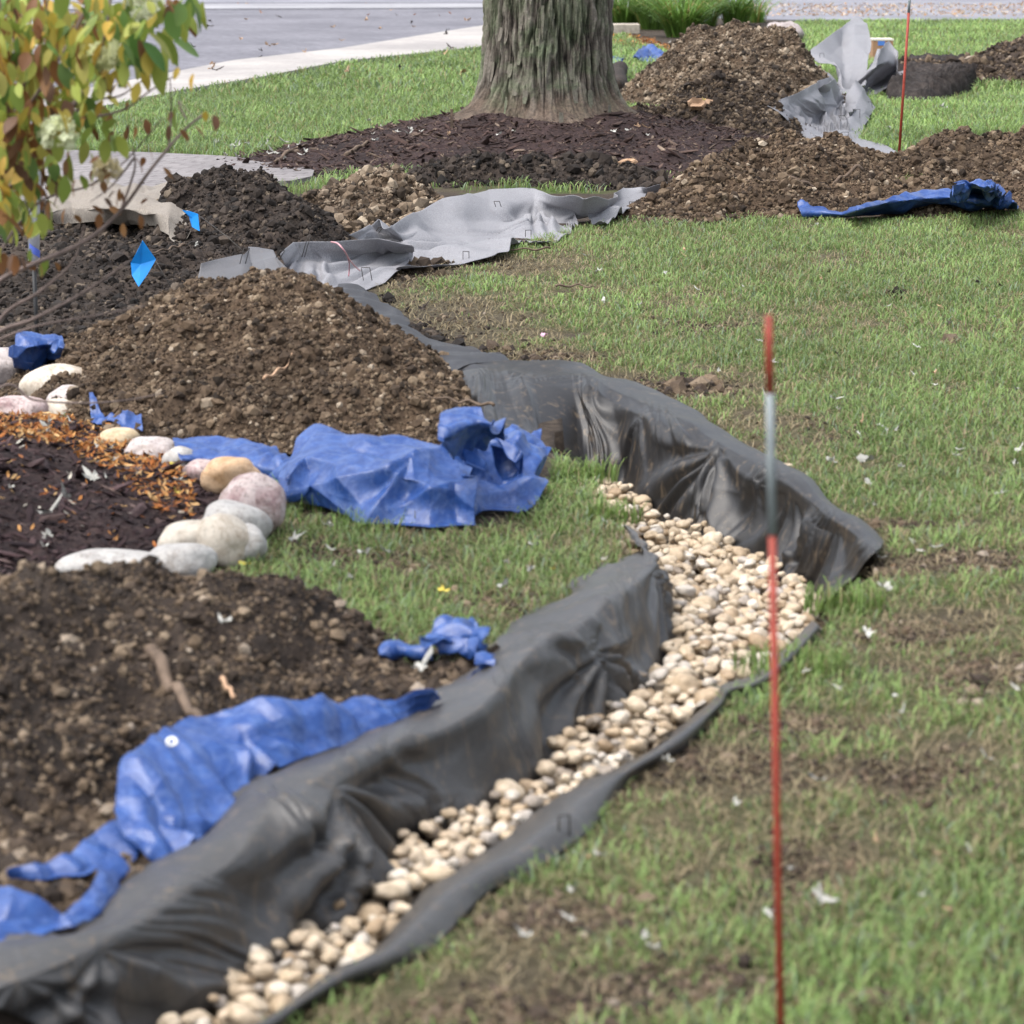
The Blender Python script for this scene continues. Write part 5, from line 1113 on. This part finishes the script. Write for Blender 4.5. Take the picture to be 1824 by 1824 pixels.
known = [(1462,1630,'silver',.036,'large white curled leaf on the grass right of the near stake'),(940,1690,'silver',.02,'white leaf on the worn grass just below the black strip'),(1548,838,'silver',.04,'white ragged leaf on the lawn behind the fabric, the widest there'),(1575,1068,'silver',.034,'white leaf right of the black fabric corner'),(1545,1146,'silver',.028,'flat white leaf below the black fabric corner'),(1310,1455,'silver',.03,'elongated white leaf left of the near stake'),(1460,1410,'silver',.018,'small white leaf right of the near stake'),(1605,1288,'silver',.02,'small pale leaf on the right lawn'),(972,608,'pink',.022,'pink petal like leaf on the worn lawn behind the fabric'),(788,1070,'yellow',.022,'yellow leaf on the inner lawn'),(985,1028,'yellow',.014,'tiny yellow leaf near the inner fabric edge'),(168,632,'yellow',.025,'yellow leaf on the left end of the light brown pile'),(295,692,'silver',.035,'white leaf on the light brown soil pile'),(320,738,'tan',.03,'tan leaf low on the light brown pile'),(40,1095,'silver',.045,'white leaf on top of the near soil pile at left'),(405,1082,'tan',.05,'tan maple leaf on top of the near soil pile'),(400,1130,'silver',.03,'pale leaf on the slope of the near soil pile'),(350,448,'silver',.04,'white leaf in the dark soil below the small flag'),(750,1212,'silver',.035,'white leaf on the dark soil beside the small tarp scrap'),(752,562,'dark',.04,'dark yellow leaf beside the charcoal fabric'),(440,1022,'yellow',.022,'pale yellow leaf beside the nearest boulders'),(585,952,'silver',.025,'white leaf on the inner lawn below the tarp'),(525,978,'silver',.035,'pale curled leaf beside the boulders on the inner lawn'),(690,1000,'silver',.025,'white leaf in the middle of the inner lawn'),(1535,763,'tan',.02,'flat pale leaf on the lawn'),(1690,617,'dark',.03,'dark curled leaf on the right lawn'),(1340,168,'silver',.02,'x'),(85,775,'silver',.035,'white leaf on the mulch bed top left'),(165,870,'silver',.04,'long white leaf in the middle of the mulch bed'),(120,905,'silver',.035,'pale folded leaf on the mulch bed'),(85,935,'silver',.04,'white leaf on the dark part of the mulch bed'),(85,975,'silver',.035,'lowest white leaf on the mulch bed'),(310,842,'yellow',.025,'bright yellow leaf at the boulders'),(315,893,'yellow',.025,'yellow leaf below the pinkish boulder'),(318,870,'silver',.025,'green white leaf between the two yellow ones')]
for i, (px, py, c, s_, lab) in enumerate(known):
    if lab == 'x': continue
    fallen(px, py, c, s_, lab, 'single fallen leaves', i=i)
def rand_leaves(n, x0, x1, y0, y1, c, s0, s1, label, group, test=None):
    j = 0; t_ = 0
    while j < n and t_ < n*20:
        t_ += 1; px, py = random.uniform(x0, x1), random.uniform(y0, y1)
        g_ = G(px, py)
        if in_trench(np.array([g_[0]]), np.array([g_[1]]))[0] or any(inpoly(np.array([px]), np.array([py]), p)[0] for p in SPX): continue
        if test and not inpoly(np.array([px]), np.array([py]), test)[0]: continue
        fallen(px, py, c, random.uniform(s0, s1), label, group, i=random.randrange(6)); j += 1
rand_leaves(42, 1000, 1824, 400, 1100, 'silver', .014, .028, 'small pale curled leaf on the main lawn', 'pale leaves on the main lawn', lawn_main)
rand_leaves(18, 1000, 1824, 1100, 1824, 'silver', .010, .02, 'small pale leaf scrap on the near worn lawn', 'pale leaf scraps on the near lawn', lawn_main)
rand_leaves(16, 700, 1824, 420, 1800, 'tan', .010, .02, 'small tan leaf scrap on the lawn', 'tan leaf scraps on the lawn', lawn_main)
rand_leaves(8, 1300, 1824, 380, 800, 'dark', .012, .024, 'dark shrivelled leaf on the right lawn', 'dark leaves on the right lawn', lawn_main)
rand_leaves(24, 200, 860, 100, 285, 'silver', .02, .045, 'white curled leaf on the lawn left of the tree', 'white leaves left of the tree', lawn_ul)
rand_leaves(14, 380, 560, 262, 292, 'silver', .03, .055, 'white leaf at the walkway edge below the left lawn', 'white leaves by the walkway')
rand_leaves(34, 640, 1280, 215, 300, 'silver', .02, .045, 'white curled leaf on the tree mulch', 'white leaves on the tree mulch')
rand_leaves(18, 640, 1280, 225, 300, 'tan', .02, .045, 'tan wood scrap or leaf on the tree mulch', 'tan scraps on the tree mulch')
rand_leaves(10, 1560, 1824, 60, 240, 'silver', .03, .05, 'pale leaf on the bright far lawn', 'pale leaves on the far lawn', lawn_ur)
rand_leaves(10, 1180, 1400, 60, 180, 'silver', .02, .04, 'pale leaf on the tallest soil pile', 'pale leaves on the tallest pile')
rand_leaves(8, 1180, 1440, 50, 200, 'yellow', .02, .035, 'yellow leaf on the tallest soil pile', 'yellow leaves on the tallest pile')
rand_leaves(14, 1200, 1824, 260, 350, 'tan', .02, .03, 'tan leaf scrap on the brown soil ridge', 'tan scraps on the soil ridge')
rand_leaves(12, 1200, 1824, 260, 350, 'silver', .015, .03, 'pale leaf scrap on the brown soil ridge', 'pale scraps on the soil ridge')
rand_leaves(14, 520, 1100, 900, 1100, 'silver', .010, .022, 'small pale leaf on the inner lawn', 'pale leaves on the inner lawn', lawn_inner)
rand_leaves(8, 20, 700, 480, 760, 'tan', .008, .018, 'tan leaf scrap on the light brown pile', 'tan scraps on the light brown pile')
rand_leaves(12, 0, 300, 760, 1000, 'silver', .01, .025, 'pale leaf scrap on the mulch bed', 'pale scraps on the mulch bed')
rand_leaves(16, 250, 860, 30, 140, 'tan', .05, .08, 'brown leaf on the grey paved driveway', 'brown leaves on the driveway')
rand_leaves(16, 250, 860, 20, 140, 'dark', .05, .08, 'dark leaf on the grey paved driveway', 'dark leaves on the driveway')
# orange litter on the mulch bed (uncountable)
def litter(name, poly, n, s0, s1, cols, label, ridge_bias=None):
    P = np.array([G(*p)[:2] for p in poly]); lo, hi = P.min(0), P.max(0)
    x = RNG.uniform(lo[0], hi[0], n*6); y = RNG.uniform(lo[1], hi[1], n*6); k = inpoly(x, y, P)
    dn = fbm(x*4, y*4, 0, 2, 88); k &= dn > -.5+RNG.uniform(-.3, .3, len(x)); x, y = x[k][:n], y[k][:n]; n = len(x)
    z = top_z(x, y)+.008+RNG.uniform(0, .01, n); s_ = RNG.uniform(s0, s1, n)
    Sc = np.stack([s_, s_*RNG.uniform(.5, .9, n), s_], 1); C = np.array(cols)[RNG.integers(0, len(cols), n)]*RNG.uniform(.7, 1.2, (n, 1))
    V, Fc, Cc = scatter(OP, np.stack([x, y, z], 1), Sc, rotmats(n, .7), C)
    tag(link(name, mesh_arrays(name, V, Fc, False, Cc, M['dryleaf'])), label, 'leaf litter', None, 'stuff')
OR = [(.42, .18, .05), (.50, .26, .09), (.33, .12, .035), (.52, .34, .16), (.24, .09, .03)]
litter('leaf_litter', [(-250,725),(60,745),(150,775),(260,815),(345,870),(350,935),(300,940),(220,900),(120,860),(-250,850)], 2700, .008, .019, OR, 'thick band of orange brown dry leaves along the top of the mulch bed')
litter('leaf_litter', [(-100,800),(200,850),(350,900),(330,960),(280,985),(80,990),(-100,1000)], 160, .008, .016, OR+[(.5, .47, .4)], 'scattered orange leaf scraps on the dark mulch')
litter('leaf_litter', [(1250,8),(3000,8),(3000,33),(1250,30)], 5200, .03, .06, [(.5, .33, .2), (.42, .24, .13), (.55, .45, .35), (.4, .36, .3)], 'drift of pale brown leaves on the street by the far kerb')
litter('leaf_litter', [(1085,62),(1140,66),(1190,80),(1210,100),(1150,86),(1085,80)], 260, .03, .06, OR, 'orange leaves on the soil beside the stone block')
litter('leaf_litter', [(-400,8),(860,8),(860,30),(-400,30)], 60, .04, .07, OR+[(.1, .08, .06)], 'few brown leaves along the far gutter')

# ------------------------------------------------------------------ shrub
def shrub():
    Y0 = 6.3; e = empty('hydrangea_shrub', (-1.62, 6.3, 0), 'blurred hydrangea shrub with yellow green autumn leaves in the upper left corner', 'shrub')
    st = Bag(); root = np.array((-1.62, 6.3, .0))
    def br(pp, r0, dy=0.0, fromroot=False):
        P_ = [WY(x, y, Y0+dy+.03*math.sin(i*2.1)) for i, (x, y) in enumerate(pp)]
        if fromroot: P_ = [root+np.array((.03*dy, .1*dy, 0)), (root+P_[0])/2+np.array((-.05, 0, .05))]+P_
        Q = crspline(np.array(P_), 7*len(P_)); st.tube(Q, list(np.linspace(r0, r0*.3, len(Q))), 7); return Q
    Q1 = br([(-60,640),(0,590),(60,568),(150,520),(230,465)], .009, .0, True)
    Q2 = br([(-50,700),(0,570),(70,520),(130,465),(150,400)], .008, .1, True)
    br([(-40,640),(0,605),(70,580),(180,560),(260,545)], .006, .2, True)
    Q3 = br([(-60,560),(0,500),(60,470),(150,430),(215,375),(270,300),(330,230),(368,200)], .009, -.1, True)
    Q4 = br([(-80,420),(-20,380),(20,330),(60,280),(110,210),(150,150),(190,80),(230,0)], .009, .1, True)
    br([(130,190),(170,120),(190,50),(200,-40)], .007, -.2); br([(-40,330),(10,250),(40,160),(70,80),(90,-30)], .008, .0, True)
    br([(160,210),(220,195),(270,160),(320,130)], .004, -.1); br([(300,270),(305,200),(303,140)], .0035, 0); br([(215,375),(240,300),(235,260)], .004, .0)
    br([(0,690),(60,712),(150,718),(230,712),(290,700)], .005, .4, True); br([(120,210),(165,180),(215,170),(260,140),(300,128)], .0035, .1)
    br([(0,450),(50,380),(90,350),(160,330),(220,290),(290,210)], .005, .15, True)
    br([(240,280),(200,330),(160,360)], .003, 0); br([(330,210),(318,180),(345,210)], .003, -.1)
    br([(-20,240),(40,200),(90,130),(130,60),(170,-20)], .006, -.15)
    child('stems', st.mesh('stems', M['stem']), e)
    # leaves
    def lproto(seed):
        r = random.Random(seed); n = 7; V = []; 
        for i in range(n):
            t = i/(n-1); w_ = .26*math.sin(math.pi*min(1, t*.93+.04))**.8; d_ = -.30*t*t
            V += [(t, -w_, d_+.10*w_), (t, 0, d_-.03), (t, w_, d_+.10*w_)]
        F_ = []
        for i in range(n-1):
            a = 3*i; F_ += [(a, a+3, a+4, a+1), (a+1, a+4, a+5, a+2)]
        return np.array(V), np.array(F_)
    protos = [lproto(i) for i in range(3)]; L = []
    rg = random.Random(12)
    def put(px, py, n, sx, sy, pal, sz=(.036, .068), dy=.35):
        for _ in range(int(n*2.0)):
            x, y = rg.gauss(px, sx), rg.gauss(py, sy)
            if y > 470 or x > 390: continue
            L.append((WY(x, y, Y0+rg.uniform(-dy, dy)), rg.uniform(*sz), rg.choice(pal)))
    g1 = [(.20, .27, .05), (.28, .33, .06), (.12, .20, .05), (.34, .36, .08)]; ye = [(.48, .38, .07), (.40, .37, .09), (.50, .33, .06)]; brn = [(.20, .09, .035), (.26, .13, .05), (.13, .07, .04)]
    put(60, 40, 75, 70, 50, g1+ye+brn); put(150, 50, 50, 50, 45, g1+ye+brn[:1]); put(30, 150, 60, 50, 55, g1+ye+brn); put(140, 120, 30, 45, 40, ye+g1)
    put(50, 250, 70, 45, 45, g1+ye+brn); put(0, 200, 50, 30, 90, g1+ye+brn); put(20, 290, 18, 30, 40, g1+ye); put(90, 180, 30, 50, 40, g1+ye+brn); put(10, 120, 30, 30, 120, g1+brn); put(220, 15, 22, 35, 22, g1+ye[:1]); put(250, 50, 12, 25, 30, g1, (.07, .1)); put(310, 5, 10, 25, 12, g1+brn); put(330, 10, 3, 10, 8, g1, (.06, .08))
    put(8, 340, 22, 18, 50, g1+ye+brn); put(65, 375, 5, 14, 15, g1[1:2], (.045, .06)); put(120, 330, 10, 50, 40, brn, (.025, .045)); put(220, 340, 9, 40, 40, brn, (.025, .04)); put(40, 460, 6, 30, 10, brn+g1[:1], (.03, .05)); put(240, 240, 6, 50, 40, brn, (.025, .04))
    put(175, 230, 5, 25, 15, g1[:2], (.05, .06)); put(190, 120, 6, 25, 15, ye, (.05, .07))
    for x, y, c, s_ in ((345,132,(.48,.30,.03),.04),(318,120,(.42,.30,.04),.03),(365,198,(.45,.33,.05),.03),(383,205,(.16,.08,.04),.04),(205,150,(.11,.07,.03),.04),(265,260,(.22,.10,.04),.035),(320,230,(.15,.07,.03),.035),(300,20,(.10,.18,.04),.07),(220,90,(.09,.17,.05),.08),(255,75,(.08,.17,.04),.08),(240,60,(.10,.2,.05),.08),(325,5,(.12,.2,.04),.075)):
        L.append((WY(x, y, Y0-.3+rg.uniform(-.1, .1)), s_, c))
    P_ = np.array([l[0] for l in L]); n = len(P_); s_ = np.array([l[1] for l in L]); C = np.array([l[2] for l in L])*RNG.uniform(.75, 1.25, (n, 1))
    # leaves hang: rotate prototypes' +x axis mostly downward
    az = RNG.uniform(0, 2*np.pi, n); pit = RNG.uniform(.3, 1.45, n); rol = RNG.uniform(-.9, .9, n); Mx = np.empty((n, 3, 3))
    for i in range(n):
        Mx[i] = np.array((Matrix.Rotation(az[i], 3, 'Z') @ Matrix.Rotation(pit[i], 3, 'Y') @ Matrix.Rotation(rol[i], 3, 'X')))
    V, Fc, Cc = scatter(protos, P_, np.stack([s_, s_*RNG.uniform(.8, 1.15, n), s_*RNG.uniform(.6, 1.4, n)], 1), Mx, C)
    child('leaves', mesh_arrays('leaves', V, Fc, True, Cc, M['leaf']), e)
    # flower heads: cones of small florets
    def flower(px, py, r_, c, dy):
        ctr = WY(px, py, Y0+dy); n = 130; u = RNG.normal(0, 1, (n, 3)); u /= np.linalg.norm(u, axis=1, keepdims=True); rad = RNG.uniform(.65, 1, n)[:, None]
        P_ = ctr+u*rad*np.array((r_, r_, r_*.85)); fv = []; 
        for k in range(4):
            a = k*math.pi/2; fv += [(0, 0, 0), (math.cos(a-.6)*.7, math.sin(a-.6)*.7, .1), (math.cos(a), math.sin(a), .15), (math.cos(a+.6)*.7, math.sin(a+.6)*.7, .1)]
        pr = (np.array(fv), np.array([(4*k, 4*k+1, 4*k+2, 4*k+3) for k in range(4)]))
        C = np.array(c)*RNG.uniform(.7, 1.2, (n, 1)); V, Fc, Cc = scatter([pr], P_, np.full((n, 3), r_*.26), rotmats(n, 1.5), C)
        child('flower_head', mesh_arrays('flower_head', V, Fc, False, Cc, M['leaf']), e)
    flower(105, 236, .048, (.72, .76, .50), -.3); flower(188, 98, .042, (.74, .76, .46), -.2); flower(190, 302, .036, (.66, .58, .36), -.1); flower(255, 5, .045, (.74, .76, .58), -.2); flower(140, 45, .04, (.45, .30, .2), .1); flower(10, 350, .03, (.55, .54, .42), .1)
shrub()
